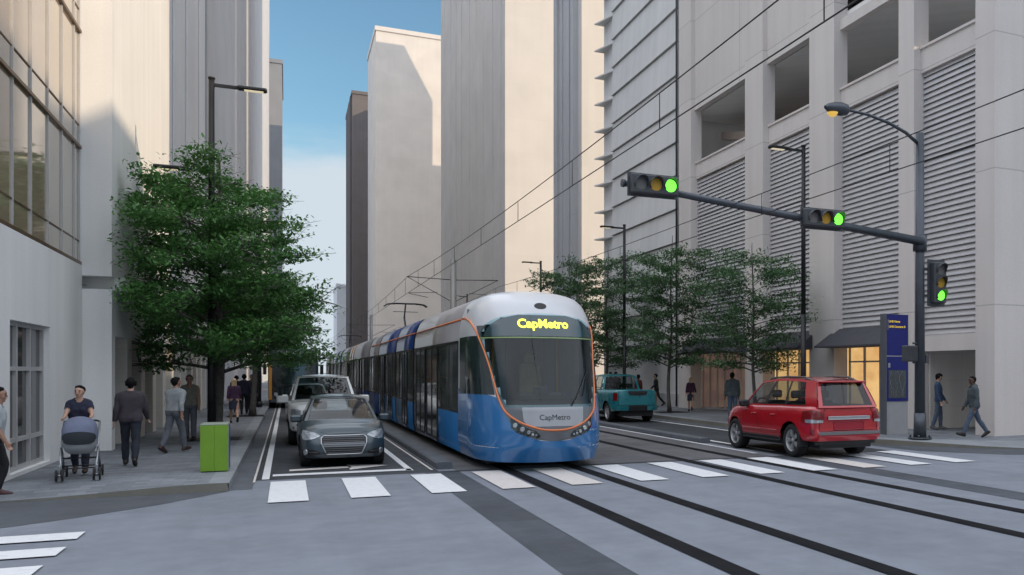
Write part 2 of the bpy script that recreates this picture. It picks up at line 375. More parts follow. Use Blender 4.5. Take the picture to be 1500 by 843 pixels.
def glass_building():
    t = empty('glass_front_building', (-8, 23, 0), 0, 'near building on the left with white ground floor and bronze framed glass wall above', 'building')
    k = MB(Matrix.Translation((8, -23, 0)))
    X = -4.45; y0, y1 = 19.6, 26.9
    wy0, wy1, wz0, wz1 = 20.46, 23.55, .22, 3.02
    k.box(-16, X, y0, wy0, 0, 4.66); k.box(-16, X, wy1, y1, 0, 4.66); k.box(-16, X, wy0, wy1, 0, wz0); k.box(-16, X, wy0, wy1, wz1, 4.66)
    k.box(-16, X-.28, wy0, wy1, wz0, wz1)
    k.box(-16, X-.25, y0+.05, y1, 4.66, 14)
    o = k.build('wall', W_PLAIN, t)
    f = MB(Matrix.Translation((8, -23, 0)))
    for y in (wy0+.04, 21.42, 22.42, wy1-.04): f.box(X-.22, X-.10, y-.045, y+.045, wz0, wz1)
    for z in (wz0+.04, .80, 2.14, wz1-.04): f.box(X-.21, X-.105, wy0, wy1, z-.04, z+.04)
    w = f.build('window', FRAME, t)
    g = MB(Matrix.Translation((8, -23, 0))); g.box(X-.20, X-.16, wy0, wy1, wz0, wz1); g.build('pane', SHOPGL, w)
    # curtain wall
    ys = [19.65, 20.85, 22.2, 23.6, 24.95, 26.25, 26.86]; zs = [4.72]
    zz = [4.7, 7.5, 10.3, 13.1]
    n = 0
    for i in range(len(ys)-1):
        g = MB(Matrix.Translation((8, -23, 0)))
        g.box(X-.20, X-.06 - .004*(i % 2), ys[i]+.01, ys[i+1]-.01, 4.75, 13.6); g.build('glass_panel', TINTGL, t)
    m1 = MB(Matrix.Translation((8, -23, 0)))
    for y in ys: m1.box(X-.08, X-.035, y-.03, y+.03, 4.74, 13.8)
    m1.build('mullion', FRAME, t)
    m2 = MB(Matrix.Translation((8, -23, 0)))
    for z in zz: m2.box(X-.09, X-.0, y0, y1-.02, z-.03, z+.04)
    for z in zz: m2.box(X-.07, X-.045, y0, y1-.02, z+.53, z+.56)
    m2.build('rail', BRONZE, t)
SHOPGL = mat('shop_glass', (.060, .058, .058), .06, noise=.4, nscale=1.5, spec=.6)
TINTGL = mat('tinted_reflection_glass', (.40, .31, .215), .05, noise=.08, nscale=.5, spec=.9, coat=.8)  # warm tint, with the golden reflection put into the base colour
glass_building()

def colonnade_building():
    t = empty('colonnade_building', (-8, 33, 0), 0, 'pale building behind the big street tree with a row of deep pillars at pavement level', 'building')
    T = Matrix.Translation((8, -33, 0))
    k = MB(T)
    k.box(-20, -3.85, 26.92, 27.4, 0, 4.1); k.box(-20, -3.85, 27.4, 38.9, 2.97, 4.1)
    k.box(-20, -3.85, 26.92, 38.9, 4.42, 19); k.box(-20, -5.5, 27.4, 58, 0, 2.97)
    k.box(-20, -3.95, 38.9, 58, 2.97, 4.42)
    k.build('wall', W_PLAIN, t)
    k = MB(T); k.box(-20, -3.55, 27.4, 58, 4.1, 4.42); k.build('ledge', W_WHITE, t)
    for i in range(11):
        y = 29.42 + 2.62*i
        k = MB(T); k.box(-5.5, -3.86, y, y+.82, 0, 2.97, 0); k.build('pillar', W_CREAM, t)
colonnade_building()

def block(name, label, m, x0, x1, y0, y1, z1, z0=0, parts=None, mroof=None):
    cx, cy = (x0+x1)/2, (y0+y1)/2
    t = empty(name, (cx, cy, 0), 0, label, 'building'); T = Matrix.Translation((-cx, -cy, 0))
    k = MB(T); k.box(x0, x1, y0, y1, z0, z1); k.build('wall', m, t)
    if mroof:
        k = MB(T); k.box(x0-.25, x1+.25, y0-.25, y1+.25, z1, z1+1.1); k.build('parapet', mroof, t)
    if parts: parts(t, T)
    return t
def fins(face, a, b, n, z0, z1, w, dep, m, at, name='fin'):
    def f(t, T):
        for i in range(n):
            c = a + (b-a)*(i+.5)/n; ww = w*(1 + .35*math.sin(i*2.1)); dd = dep*(1+.4*math.sin(i*1.3+1))
            k = MB(T)
            if face == 'x+': k.box(at, at+dd, c-ww/2, c+ww/2, z0, z1)
            elif face == 'x-': k.box(at-dd, at, c-ww/2, c+ww/2, z0, z1)
            else: k.box(c-ww/2, c+ww/2, at-dd, at, z0, z1)
            k.build(name, m, t)
    return f
block('slab_tower', 'pale tower just beyond the lit wall above the big street tree', W_TOWER2, -24, -4.0, 39.1, 57.6, 29, 4.45, fins('x+', 40.6, 57.2, 3, 4.5, 29, 3.2, .04, W_TOWER2, -3.99))
def terraces(t, T):  # unseen roof steps, kept low to let more sky light in
    for y0, y1, z in ((90, 140, 58), (140, 200, 80), (200, 258, 104)):
        k = MB(T); k.box(-28, -3.9, y0+.002, y1, 0, z); k.build('wall', W_GREY, t)
block('slab_tower', 'tall dark grey tower flush with the left pavement, bordering the sky', W_GREY, -28, -3.9, 57.8, 90, 40, 0, terraces)
block('slab_tower', 'distant lighter grey tower peeping out beside the dark left tower', W_SHADED, -30, -1.25, 300, 340, 92.5, 0, None, W_SHADED)

# ------------------------------------------------------------------ buildings, right of the street
block('slab_tower', 'low pale block at the far end of the street by the horizon', W_TOWER2, 18.5, 27, 410, 440, 37, 0, None, W_TOWER2)
block('slab_tower', 'dark brown grey tower with its top sunlit, far down the street', W_BROWN, 20.5, 60, 345, 382, 99, 0, fins('x-', 346, 381, 4, 0, 99, 4, .4, W_BROWN, 20.5), W_BROWN)
block('slab_tower', 'far pale tower with a stepped shadow across its broad sunlit face', W_TOWER, 20.5, 84, 251, 277, 89.6, 0, None, W_TOWER)
block('slab_tower', 'tall ribbed tower rising above the tram roof, half grey and half sunlit', W_TOWER, 20.5, 46, 96.6, 141, 165, 0, fins('x-', 97.2, 140.5, 9, 0, 165, 2.4, .07, W_TOWER, 20.5))
block('slab_tower', 'tower with narrow grey ribbed side next to the grooved white building', W_TOWER, 20.5, 38, 68.9, 76.5, 130, 0, fins('x-', 69.6, 76.3, 5, 0, 130, .8, .3, W_GREY, 20.5))
def siding_building():
    t = empty('panel_clad_building', (24, 53, 0), 0, 'white building with wide horizontal grooved panels beside the parking garage', 'building'); T = Matrix.Translation((-24, -53, 0))
    k = MB(T); k.box(19.45, 30, 45.9, 60.1, 0, 62); k.build('wall', W_SIDING, t)
    k = MB(T); k.box(19.25, 19.45, 45.9, 60.1, .0, .85); k.build('plinth', W_GREY, t)
    z = 3.65
    while z < 40:
        k = MB(T)
        pr = [(19.44, z+.03), (19.05, z+.03), (19.17, z+1.80), (19.44, z+1.80)]
        ids = [[k.pt((x, y, zz)) for x, zz in pr] for y in (46.25, 57.4)]
        for a in range(4): k.face((ids[0][a], ids[0][(a+1) % 4], ids[1][(a+1) % 4], ids[1][a]))
        k.face(ids[0][::-1]); k.face(ids[1])
        k.quad((19.44, 57.6, z+.03), (18.75, 60.05, z+.03), (18.75, 60.05, z+.12), (19.44, 57.6, z+.12)); k.poly([(19.44, 57.6, z+.12), (18.75, 60.05, z+.12), (19.44, 60.05, z+.12)]); k.poly([(19.44, 57.6, z+.03), (19.44, 60.05, z+.03), (18.75, 60.05, z+.03)])
        k.build('cladding_panel', W_SIDING, t); z += 1.83
    k = MB(T); k.cyl((19.02, 46.1, 0.2), (19.02, 46.1, 40), .06, n=8); k.build('drainpipe', DGREY, t)
siding_building()

WARM = {}
def shop_glow(name, strength, c1=(1, .66, .28), c2=(.75, .42, .16)):
    m = bpy.data.materials.new(name); m.use_nodes = True; nt = m.node_tree; N = nt.nodes; L = nt.links; p = N['Principled BSDF']
    p.inputs['Base Color'].default_value = (.4, .3, .2, 1); p.inputs['Emission Strength'].default_value = strength
    tc = N.new('ShaderNodeTexCoord'); n = N.new('ShaderNodeTexNoise'); n.inputs['Scale'].default_value = 1.3; n.inputs['Detail'].default_value = 3; L.new(tc.outputs['Object'], n.inputs['Vector'])
    r = N.new('ShaderNodeValToRGB'); r.color_ramp.elements[0].position = .38; r.color_ramp.elements[0].color = (*c2, 1); r.color_ramp.elements[1].position = .6; r.color_ramp.elements[1].color = (*c1, 1)
    L.new(n.outputs['Fac'], r.inputs['Fac']); L.new(r.outputs['Color'], p.inputs['Emission Color']); return m
def garage():
    cx, cy = 25, 33
    t = empty('parking_garage', (cx, cy, 0), 0, 'concrete parking garage with louvered bays and open upper deck on the right corner', 'building'); T = Matrix.Translation((-cx, -cy, 0))
    colY = [(21.15, 22.0), (25.08, 25.94), (30.11, 31.97), (36.02, 37.77), (44.1, 45.7)]
    for i, (a, b) in enumerate(colY):
        k = MB(T); k.box(19.0, 19.62 if i else 20.1, a, b, 0, 48)
        k.build('column', W_GARAGE, t)
    k = MB(T); k.box(20.1, 20.7, 21.2, 22.0, 0, 48); k.box(26, 27, 21.2, 22, 0, 48); k.build('column', W_GARAGE, t)
    bays = [(22.0, 25.08), (25.94, 30.11), (31.97, 36.02), (37.77, 44.1)]
    for i, (a, b) in enumerate(bays):
        k = MB(T); z = 3.80 if i else 3.34
        while z < 12.15:
            k.quad((19.38, a, z), (19.38, b, z), (19.45, b, z+.170), (19.45, a, z+.170)); k.quad((19.38, a, z-.02), (19.38, b, z-.02), (19.38, b, z), (19.38, a, z)); k.quad((19.38, a, z-.02), (19.52, a, z+.03), (19.52, b, z+.03), (19.38, b, z-.02)); z += .19
        k.build('louver', LOUV, t)
        k = MB(T); k.box(19.53, 19.62, a, b, 3.0, 12.3); k.build('louver_backing', W_GARAGE, t)
        k = MB(T); k.box(19.30, 19.6, a, b, 12.2, 13.0); k.box(19.24, 19.66, a, b, 13.0, 13.09); k.build('parapet', W_GARAGE, t)
        k = MB(T); k.box(19.25, 19.6, a, b, 3.32-.55 if i == 0 else 3.1, 3.3 if i == 0 else 3.7); k.build('beam', W_GARAGE, t)
        k = MB(T)
        if i >= 2: k.box(19.22, 19.55, a, b, 15.8, 48)
        else: k.box(19.28, 19.6, a, b, 15.35, 15.75); k.box(19.22, 19.55, a, b, 18.6, 48)
        k.build('upper_panel', W_GARAGE, t)
    # decks, inner walls and ceilings
    k = MB(T); k.box(19.62, 30.5, 21.9, 45.7, 12.0, 12.3); k.build('deck', W_CEIL, t)
    k = MB(T); k.box(19.62, 30.5, 21.9, 45.7, 15.8, 16.15); k.box(19.62, 30.5, 21.9, 31.9, 18.7, 19.0); k.build('deck', W_CEIL, t)
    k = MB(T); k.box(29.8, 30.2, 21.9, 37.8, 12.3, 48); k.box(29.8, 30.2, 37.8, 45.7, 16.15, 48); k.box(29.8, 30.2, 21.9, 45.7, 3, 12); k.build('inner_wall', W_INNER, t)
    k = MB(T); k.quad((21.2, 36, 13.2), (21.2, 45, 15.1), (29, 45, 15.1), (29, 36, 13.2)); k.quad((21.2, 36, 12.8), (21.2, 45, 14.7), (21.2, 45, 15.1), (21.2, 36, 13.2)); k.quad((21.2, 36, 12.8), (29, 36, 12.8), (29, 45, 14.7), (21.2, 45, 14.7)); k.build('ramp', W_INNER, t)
    k = MB(T); k.quad((20.2, 22.5, 17.6), (20.2, 30, 16.5), (28, 30, 16.5), (28, 22.5, 17.6)); k.quad((20.2, 22.5, 17.2), (20.2, 30, 16.2), (20.2, 30, 16.5), (20.2, 22.5, 17.6)); k.quad((20.2, 22.5, 17.2), (28, 22.5, 17.2), (28, 30, 16.2), (20.2, 30, 16.2)); k.build('ramp', W_CEIL, t)
    # street level
    k = MB(T); k.box(19.6, 24, 22.0, 45.7, 3.3, 3.42); k.build('ceiling', W_CEIL, t)
    k = MB(T); k.box(23.5, 23.8, 21.2, 45.7, 0, 3.3); k.box(19.63, 22.2, 25.0, 25.3, 0, 3.3); k.box(22.05, 22.25, 25.3, 45.6, 0, 3.3); k.build('back_wall', W_CREAM, t)
    k = MB(T); pr = [(29.0, .16), (22.4, 3.2), (22.4, .16)]
    a = [k.pt((22.7, y, z)) for y, z in pr]; b = [k.pt((23.45, y, z)) for y, z in pr]
    k.face(a); k.face(b[::-1])
    for i in range(3): k.face((a[i], b[i], b[(i+1) % 3], a[(i+1) % 3]))
    k.build('stair_ramp', mat('brown_ramp', (.22, .16, .12), .8, noise=.08), t)
    k = MB(T); k.tube([(22.2, 24.6, .15), (22.2, 24.6, 1.9), (22.2, 24.5, 2.3), (22.2, 24.2, 2.6), (22.2, 23.8, 2.75)], .025); k.build('rail', DGREY, t)
    glows = [None, shop_glow('shop_light_bright', .82), shop_glow('shop_light', .66), shop_glow('shop_light_dim', .16, (.62, .42, .34), (.38, .24, .28))]
    for i, (a, b) in enumerate(bays):
        if not i: continue
        k = MB(T); k.quad((22.0, a-.3, .16), (22.0, b+.9, .16), (22.0, b+.9, 3.25), (22.0, a-.3, 3.25)); k.build('shop_interior', glows[i], t)
        k = MB(T); k.quad((19.8, b+.9, .16), (22, b+.9, .16), (22, b+.9, 3.25), (19.8, b+.9, 3.25)); k.build('shop_side_wall', glows[i], t)
        if i == 3:
            k = MB(T); k.quad((21.9, 40.3, .3), (21.9, 41.5, .3), (21.9, 41.5, 1.2), (21.9, 40.3, 1.2)); k.quad((21.9, 40.3, 1.5), (21.9, 40.9, 1.5), (21.9, 40.9, 2.3), (21.9, 40.3, 2.3)); k.build('lit_display', glows[1], t)
        else:
            k = MB(T)
            for y, w, h in ((a+.7, .5, 1.0), (a+1.9, .8, .7), (a+2.9, .3, 1.5)): k.box(21.2, 21.6, y, y+w, .16, h)
            k.build('display_shelf', mat('shelf_wood', (.25, .15, .08), .6), t)
        n = max(3, round((b-a)/.95)); f = MB(T)
        for j in range(n+1): y = a+.03 + (b-a-.06)*j/n; f.box(19.67, 19.75, y-.03, y+.03, .15, 3.3)
        f.box(19.67, 19.74, a, b, 2.44, 2.50); f.box(19.66, 19.75, a, b, .15, .25)
        w = f.build('shopfront', FRAME, t)
        g = MB(T); g.quad((19.71, a, .2), (19.71, b, .2), (19.71, b, 3.3), (19.71, a, 3.3)); g.build('pane', GLASS, w)
        k = MB(T); za, zb = 3.74, 3.05
        p = [(19.25, za), (18.25, zb), (18.25, zb-.05), (19.25, zb-.05)]; ea, eb = a-.25, b+.25
        A = [k.pt((x, ea, z)) for x, z in p]; B = [k.pt((x, eb, z)) for x, z in p]
        if True:
            k.face(A); k.face(B[::-1])
            for q in range(3): k.face((A[q], B[q], B[q+1], A[q+1]))
        k.build('awning', AWN, t)
    # cross-street side
    for z0, z1 in ((3.4, 7.5), (8.1, 12.2)):
        k = MB(T); z = z0
        while z < z1:
            k.quad((20.7, 21.4, z), (26, 21.4, z), (26, 21.48, z+.165), (20.7, 21.48, z+.165)); k.quad((20.7, 21.4, z-.02), (26, 21.4, z-.02), (26, 21.4, z), (20.7, 21.4, z)); z += .205
        k.build('louver', LOUV, t)
        k = MB(T); k.box(20.7, 30.2, 21.55, 21.7, z0-.1, z1+.1); k.build('louver_backing', W_GREY, t)
    k = MB(T); k.box(20.7, 30.2, 21.3, 21.7, 12.2, 13.1); k.box(20.7, 30.2, 21.3, 21.7, 7.5, 8.1); k.box(20.7, 30.2, 21.3, 21.7, 2.7, 3.3); k.box(20.7, 30.2, 21.3, 21.7, 15.8, 48); k.build('beam', W_GARAGE, t)
    k = MB(T); k.box(19.3, 30.2, 22.1, 45.6, 48, 48.4); k.build('roof', W_GREY, t)
GLASS = glass_mat('window_glass', (.86, .88, .88))
garage()
# unseen buildings added behind the viewer to shade the street and fill its reflections
block('slab_tower', 'unseen corner block across the junction whose roof shades the street', W_TOWER, 45, 112, -84, -10.5, 38.5)
block('slab_tower', 'unseen pale low block added behind the viewer for reflections', W_CREAM, 20, 44, -84, -14, 28)
block('slab_tower', 'unseen pale mid rise block added on the left behind the viewer for reflections', W_GREY, -60, -5, -90, -20, 32)
def shadow_tower():
    # unseen caster, its cut shoulder shaped to throw the stepped shadow on the far pale tower
    t = empty('slab_tower', (60, 220, 0), 0, 'unseen stepped tower added behind the ribbed tower to cast the stepped shadow', 'building'); T = Matrix.Translation((-60, -220, 0))
    dy = 251-220; dx = dy/.85; dz = dy/.85*1.3124*math.tan(R(25))
    pr = [(34, 0), (34, 85.2+dz), (24.8+dx, 85.2+dz), (31.9+dx, 71.9+dz), (31.9+dx, 54.9+dz), (100, 54.9+dz), (100, 0)]
    k = MB(T); A = [k.pt((x, 219.9, z)) for x, z in pr]; B = [k.pt((x, 220.1+2, z)) for x, z in pr]
    k.face(A); k.face(B[::-1])
    for i in range(len(pr)): k.face((A[i], B[i], B[(i+1) % len(pr)], A[(i+1) % len(pr)]))
    k.build('wall', W_TOWER, t)
shadow_tower()
block('slab_tower', 'unseen tower added behind the broad sunlit far tower to shade the brown one', W_TOWER, 40, 92, 320, 332, 103)  # hidden block added to shade the dark brown tower below its top
# ------------------------------------------------------------------ tram
WT = [(.2,1.34),(.5,1.395),(1,1.40),(2.8,1.39),(3.1,1.37),(3.4,1.30),(3.6,1.21),(3.75,1.07),(3.86,.80),(3.92,.46),(3.945,0)]
FT = [(.2,.25),(.5,.06),(.85,0),(1.3,.10),(2,.45),(2.8,.90),(3.3,1.12),(3.6,1.36),(3.8,1.7),(3.9,2.1),(3.945,2.7)]
NE = 2.5
def tram_w(z): return lerp_tab(WT, z)
def S(q, z, off=0.):
    def raw(q, z):
        w = lerp_tab(WT, z); yf = lerp_tab(FT, z); D = min(2.3-.8*yf if yf < 1.75 else .9, 3.25-yf)
        s = 1 if q >= 0 else -1; a = abs(q)
        if a <= 1:
            th = a*math.pi/2; return Vector((s*w*math.sin(th)**(2/NE), yf + D*(1-max(0, math.cos(th))**(2/NE)), z))
        return Vector((s*w, yf + D + (a-1)*2*(3.4-yf-D), z))
    p = raw(q, z)
    if off:
        e = .01; du = raw(q+e, z)-raw(q-e, z); dv = raw(q, min(3.94, z+e))-raw(q, max(.2, z-e)); n = du.cross(dv)
        if n.length > 1e-9: p = p + n.normalized()*off
    return p
def ease_rows(tab, n):
    """resample (z, q) outline rows finely with a smooth monotone-ish interpolation"""
    z0, z1 = tab[0][0], tab[-1][0]
    return [(z, lerp_tab(tab, z)) for z in frange(z0, z1, n)]
T_WHITE = mat('tram_white_paint', (.62, .63, .65), .3, coat=.3, noise=.04, nscale=.8)
T_GREY = mat('tram_grey_paint', (.30, .29, .30), .35, coat=.2, noise=.05, nscale=.8)
T_BLUE = mat('tram_blue_paint', (.034, .17, .405), .22, coat=.6, noise=.08, nscale=.7)
T_SHADED = mat('tram_shaded_white', (.36, .345, .35), .3, coat=.3, noise=.05, nscale=.8)  # white roof paint greyed, its shade and reflections put into the colour
T_NAVY = mat('tram_navy_paint', (.012, .05, .20), .3, coat=.3, noise=.08, nscale=.7)
T_ORANGE = mat('tram_orange_line', (.75, .20, .06), .35)
T_AMBER = mat('tram_amber_paint', (.62, .26, .035), .3, coat=.4)
T_MASK = mat('tram_grey_mask', (.13, .135, .145), .3, coat=.4, noise=.04)
T_GLASS = mat('tram_dark_glass', (.022, .034, .036), .045, spec=.9, noise=.3, nscale=.9)
T_WIN = glass_mat('tram_windscreen', (.66, .84, .86), ior=1.42)
T_SIDE = mat('tram_side_glass', (.045, .05, .046), .06, spec=.8, noise=.35, nscale=1.2, stretch=(1, .3, 3))
T_BLACK = mat('tram_black_joint', (.012, .012, .014), .5, noise=.1)
LED = mat('led_letters', (.8, .75, .1), .5, emis=(.92, .95, .08), estr=1.5)
LEDBOX = mat('led_box', (.012, .045, .055), .06, spec=.9)
LAMP = mat('headlamp_glass', (.45, .47, .48), .08, metal=.6, noise=.3, nscale=40)
PLATE = mat('tram_nose_plate', (.35, .365, .385), .35, noise=.03)
def strip_panel(rows, off, nq=24, both=True):
    b = MB(); b.grid([[S(-q + 2*q*j/nq, z, off) for j in range(nq+1)] for z, q in rows], 0, True); return b
def tram(name, label, loc, front, modules, panto_at, far=False):
    t = empty(name, loc, 0, label, 'tram')
    if front:
        qs = sorted(set([x*.05 for x in range(-30, 31)])); zs = [.2,.3,.4,.5,.7,.85,1,1.15,1.3,1.5,1.75,2,2.25,2.5,2.8,2.95,3.1,3.25,3.4,3.5,3.6,3.68,3.75,3.81,3.86,3.9,3.925,3.944]
        b = MB(); ws = [(1.34,.40),(1.48,.44),(1.7,.50),(2.3,.555),(2.81,.675),(2.95,.665),(3.06,.60),(3.15,.54),(3.23,.46),(3.28,.35),(3.32,.2),(3.34,.06)]
        def opening(q, z): return 1.36 < z < 3.22 and abs(q) < lerp_tab(ws, z)-.03
        ids = [[b.pt(S(q, z)) for q in qs] for z in zs]
        for i in range(len(zs)-1):
            for j in range(len(qs)-1):
                if any(opening(q, z) for q in (qs[j], qs[j+1]) for z in (zs[i], zs[i+1])) and all(opening(q, z) or 1.30 <= z <= 3.26 and abs(q) < lerp_tab(ws, z)+.03 for q in (qs[j], qs[j+1]) for z in (zs[i], zs[i+1])): continue
                b.face((ids[i][j], ids[i][j+1], ids[i+1][j+1], ids[i+1][j]), 1 if zs[i+1] < .66 else 0, True)
        b.build('body', [T_WHITE, T_BLUE], t)
        # driver's cab behind the windscreen
        LIN = mat('cab_lining', (.10, .175, .19), .7, noise=.1)
        b = MB()
        for sg in (-1, 1): b.grid([[S(sg*q, z, -.04) for q in frange(max(.05, lerp_tab(ws, z)+.015), 1.35, 10)] for z in frange(1.3, 3.34, 16)], 0, True)
        b.box(-1.3, 1.3, 2.75, 2.80, .9, 3.5); b.box(-1.05, 1.05, 1.75, 2.8, 3.34, 3.38); b.build('cab_lining', LIN, t)
        b = MB(); b.grid([[(1.15*u*(1-.25*(1-k)), .45+.28*u*u+.75*k, 1.36+.10*k) for u in frange(-1, 1, 15)] for k in (0, .3, .6, 1)], 0, True)
        b.rbox((0, 1.35, 1.52), (1.0, .35, .22), .08); b.rbox((.0, 1.2, 1.66), (.34, .06, .2), .03); b.build('dashboard', DARK, t)
        b = MB(); b.rbox((0, 2.25, 1.9), (.5, .14, .75), .07); b.rbox((0, 2.25, 2.4), (.3, .1, .22), .05); b.rbox((0, 2.0, 1.5), (.5, .5, .14), .06); b.build('driver_seat', mat('seat_cloth', (.22, .15, .09), .9, noise=.15), t)
        b = MB(); b.cyl((-.75, 2.7, 1.0), (-.75, 2.7, 3.3), .03); b.cyl((.75, 2.7, 1.0), (.75, 2.7, 3.3), .03); b.build('hand_rail', T_AMBER, t)
        b = MB(); b.box(-.45, .45, 2.70, 2.74, 1.0, 3.05); b.build('cab_door', mat('cab_door', (.03, .05, .055), .3), t)
        # lower blue shell
        bt = [(0,.65),(.1,.66),(.29,.88),(.37,1.07),(.49,1.54),(.72,1.65),(1.22,1.70),(1.5,1.70)]
        b = MB(); q2 = frange(-1.5, 1.5, 101); b.grid([[S(q, .2+(lerp_tab(bt, abs(q))-.2)*k/12, .005) for q in q2] for k in range(13)], 0, True); b.build('lower_shell', T_BLUE, t)
        mk = [(.651,.02),(.70,.15),(.88,.29),(1.07,.38),(1.34,.455),(1.54,.50),(2.3,.565),(2.91,.70),(3.08,.73)]
        b = strip_panel([r for r in ease_rows(mk, 60) if r[0] < 1.42], .009)
        for sg in (-1, 1): b.grid([[S(sg*(lerp_tab(ws, z)-.02 + (q-lerp_tab(ws, z)+.02)*j/8), z, .009) for j in range(9)] for z, q in ease_rows(mk, 60) if z > 1.33], 0, True)
        b.build('mask', T_MASK, t)
        ws = [(1.34,.40),(1.48,.44),(1.7,.50),(2.3,.555),(2.81,.675),(2.95,.665),(3.06,.60),(3.15,.54),(3.23,.46),(3.28,.35),(3.32,.2),(3.34,.06)]
        strip_panel(ease_rows(ws, 60), .016).build('windscreen', T_WIN, t)
        lb = [(2.84,.60),(3.0,.56),(3.1,.5),(3.2,.42),(3.27,.28),(3.30,.2)]
        strip_panel(ease_rows(lb, 20), .020).build('destination_sign', LEDBOX, t)
        b = MB(); b.grid([[S(q, z, .024) for q in frange(-.66, .66, 40)] for z in (2.79, 2.82)], 0, True); b.build('sun_strip', mat('green_tint_line', (.20, .30, .12), .3), t)
        # side cab windows
        cwz = [(1.60,.515),(1.75,.525),(2.3,.575),(2.6,.635),(2.86,.70)]
        for s in (-1, 1):
            b = MB(); rows = []
            for z, q0 in ease_rows(cwz, 24): rows.append([S(s*(q0+(1.40-q0)*j/16), z, .010) for j in range(17)])
            b.grid(rows, 0, True); b.build('cab_window', T_GLASS, t)
            # headlamps
            hl = [(.36,.93,1.19),(.30,.83,1.04),(.22,.76,.94),(.13,.72,.86),(.10,.73,.78)]
            b = MB(); rows = [[S(s*q, z0+(z1-z0)*k/4, .015) for k in range(5)] for q, z0, z1 in hl]; b.grid(rows, 0, True); h = b.build('headlight', T_GLASS, t)
            b = MB()
            for q, z, r in ((.315,.98,.055),(.25,.90,.055),(.195,.84,.04),(.16,.80,.03),(.13,.785,.025)):
                c = S(s*q, z, .016); n = (S(s*q, z, .1)-c).normalized(); b.cyl(c, c+n*.012, r, r*.8, 14)
            b.build('lamp', LAMP, h)
        # orange line over nose and roof edge
        ol = [(.0,.865),(.07,.88),(.13,.92),(.22,.99),(.30,1.07),(.40,1.22),(.45,1.34),(.50,1.75),(.56,2.3),(.64,2.68),(.71,2.93),(.80,3.10),(.92,3.22),(1.08,3.29),(1.3,3.31),(1.5,3.31)]
        pts = [(-q, z) for q, z in ol[::-1]] + ol[1:]
        fine = []
        for (a, za), (c, zc) in zip(pts, pts[1:]):
            for k in range(5): fine.append((a+(c-a)*k/5, za+(zc-za)*k/5))
        fine.append(pts[-1]); sm = []
        for i in range(len(fine)):
            lo, hi = max(0, i-4), min(len(fine), i+5); sm.append((sum(f[0] for f in fine[lo:hi])/(hi-lo), sum(f[1] for f in fine[lo:hi])/(hi-lo)))
        b = MB(); b.tube([S(q, z, .012) for q, z in sm], .021, 6); b.build('orange_line', T_ORANGE, t)
        # grey plate with lettering
        pl = [(.95,.16),(1.0,.21),(1.06,.235),(1.34,.245)]
        strip_panel(ease_rows(pl, 16), .016).build('nose_plate', PLATE, t)
        def letter(txt, size, zc, bold, m, off, nm):
            vs, fs = text_polys(txt, size, 0, bold); b = MB()
            def q_of(x, z):
                w = tram_w(z); r = max(-.999, min(.999, x/w)); return math.copysign(math.asin(abs(r)**(NE/2))/(math.pi/2), r)
            ids = []
            for x, y, _ in vs: ids.append(b.pt(S(q_of(x, zc+y), zc+y, off)))
            for f in fs: b.face([ids[i] for i in f])
            b.build(nm, m, t)
        letter('CapMetro', .155, 1.13, 0.0, mat('black_letters', (.015, .016, .02), .5), .022, 'lettering')
        letter('CapMetro', .262, 3.10, .009, LED, .032, 'sign_lettering')
        # roof camera, wiper
        b = MB(); c = S(0, 3.52); n = (S(0, 3.52, .1)-c).normalized(); u = Vector((1, 0, 0)); v = n.cross(u)
        ids = [b.pt(c + n*.012 + u*.13*math.cos(a) + v*.085*math.sin(a)) for a in [2*math.pi*k/20 for k in range(20)]]; b.face(ids); ids2 = [b.pt(c - n*.02 + u*.14*math.cos(a) + v*.095*math.sin(a)) for a in [2*math.pi*k/20 for k in range(20)]]; b.skin(ids2, ids); b.build('roof_lamp', T_BLACK, t)
        b = MB(); b.tube([S(q, z, .04) for q, z in ((.12,1.36),(.2,1.6),(.3,1.9),(.36,2.06))], .012, 6); b.tube([S(q, z, .035) for q, z in ((.25,1.55),(.35,1.95),(.4,2.3))], .008, 5); b.build('wiper', T_BLACK, t)
        for s in (-1, 1):
            b = MB(); b.box(-.62+s*.0, .62, .55, .6, .1, .2); 
        b = MB(); b.box(-1.1, 1.1, 1.5, 3.3, .10, .3); b.build('underframe', T_BLACK, t)
    # sections along the body
    sec = [(z, tram_w(z)) for z in (.2,.5,1,1.15,2.8,3.1,3.25,3.4,3.5,3.6,3.68,3.75,3.81,3.86,3.9,3.93,3.944)]
    for (y0, y1, roof, lower, doors, line) in modules:
        md = MB()
        prof = [(-w, z) for z, w in sec] + [(w, z) for z, w in sec[::-1]]
        ys = [y0, y1]
        n = len(prof)
        def mf(i, j):
            z = (prof[j][1]+prof[j+1][1])/2; return 1 if z < 1.15 else (2 if z < 2.8 else 0)
        ids = md.grid([[(x, y, z) for x, z in prof] for y in ys], 0, True, mf)
        md.face(ids[0][::-1], 3); md.face(ids[1], 3); md.quad((-1.34, y0, .2), (1.34, y0, .2), (1.34, y1, .2), (-1.34, y1, .2), 3)
        body = md.build('car_section', [roof, lower, T_SIDE, T_BLACK], t)
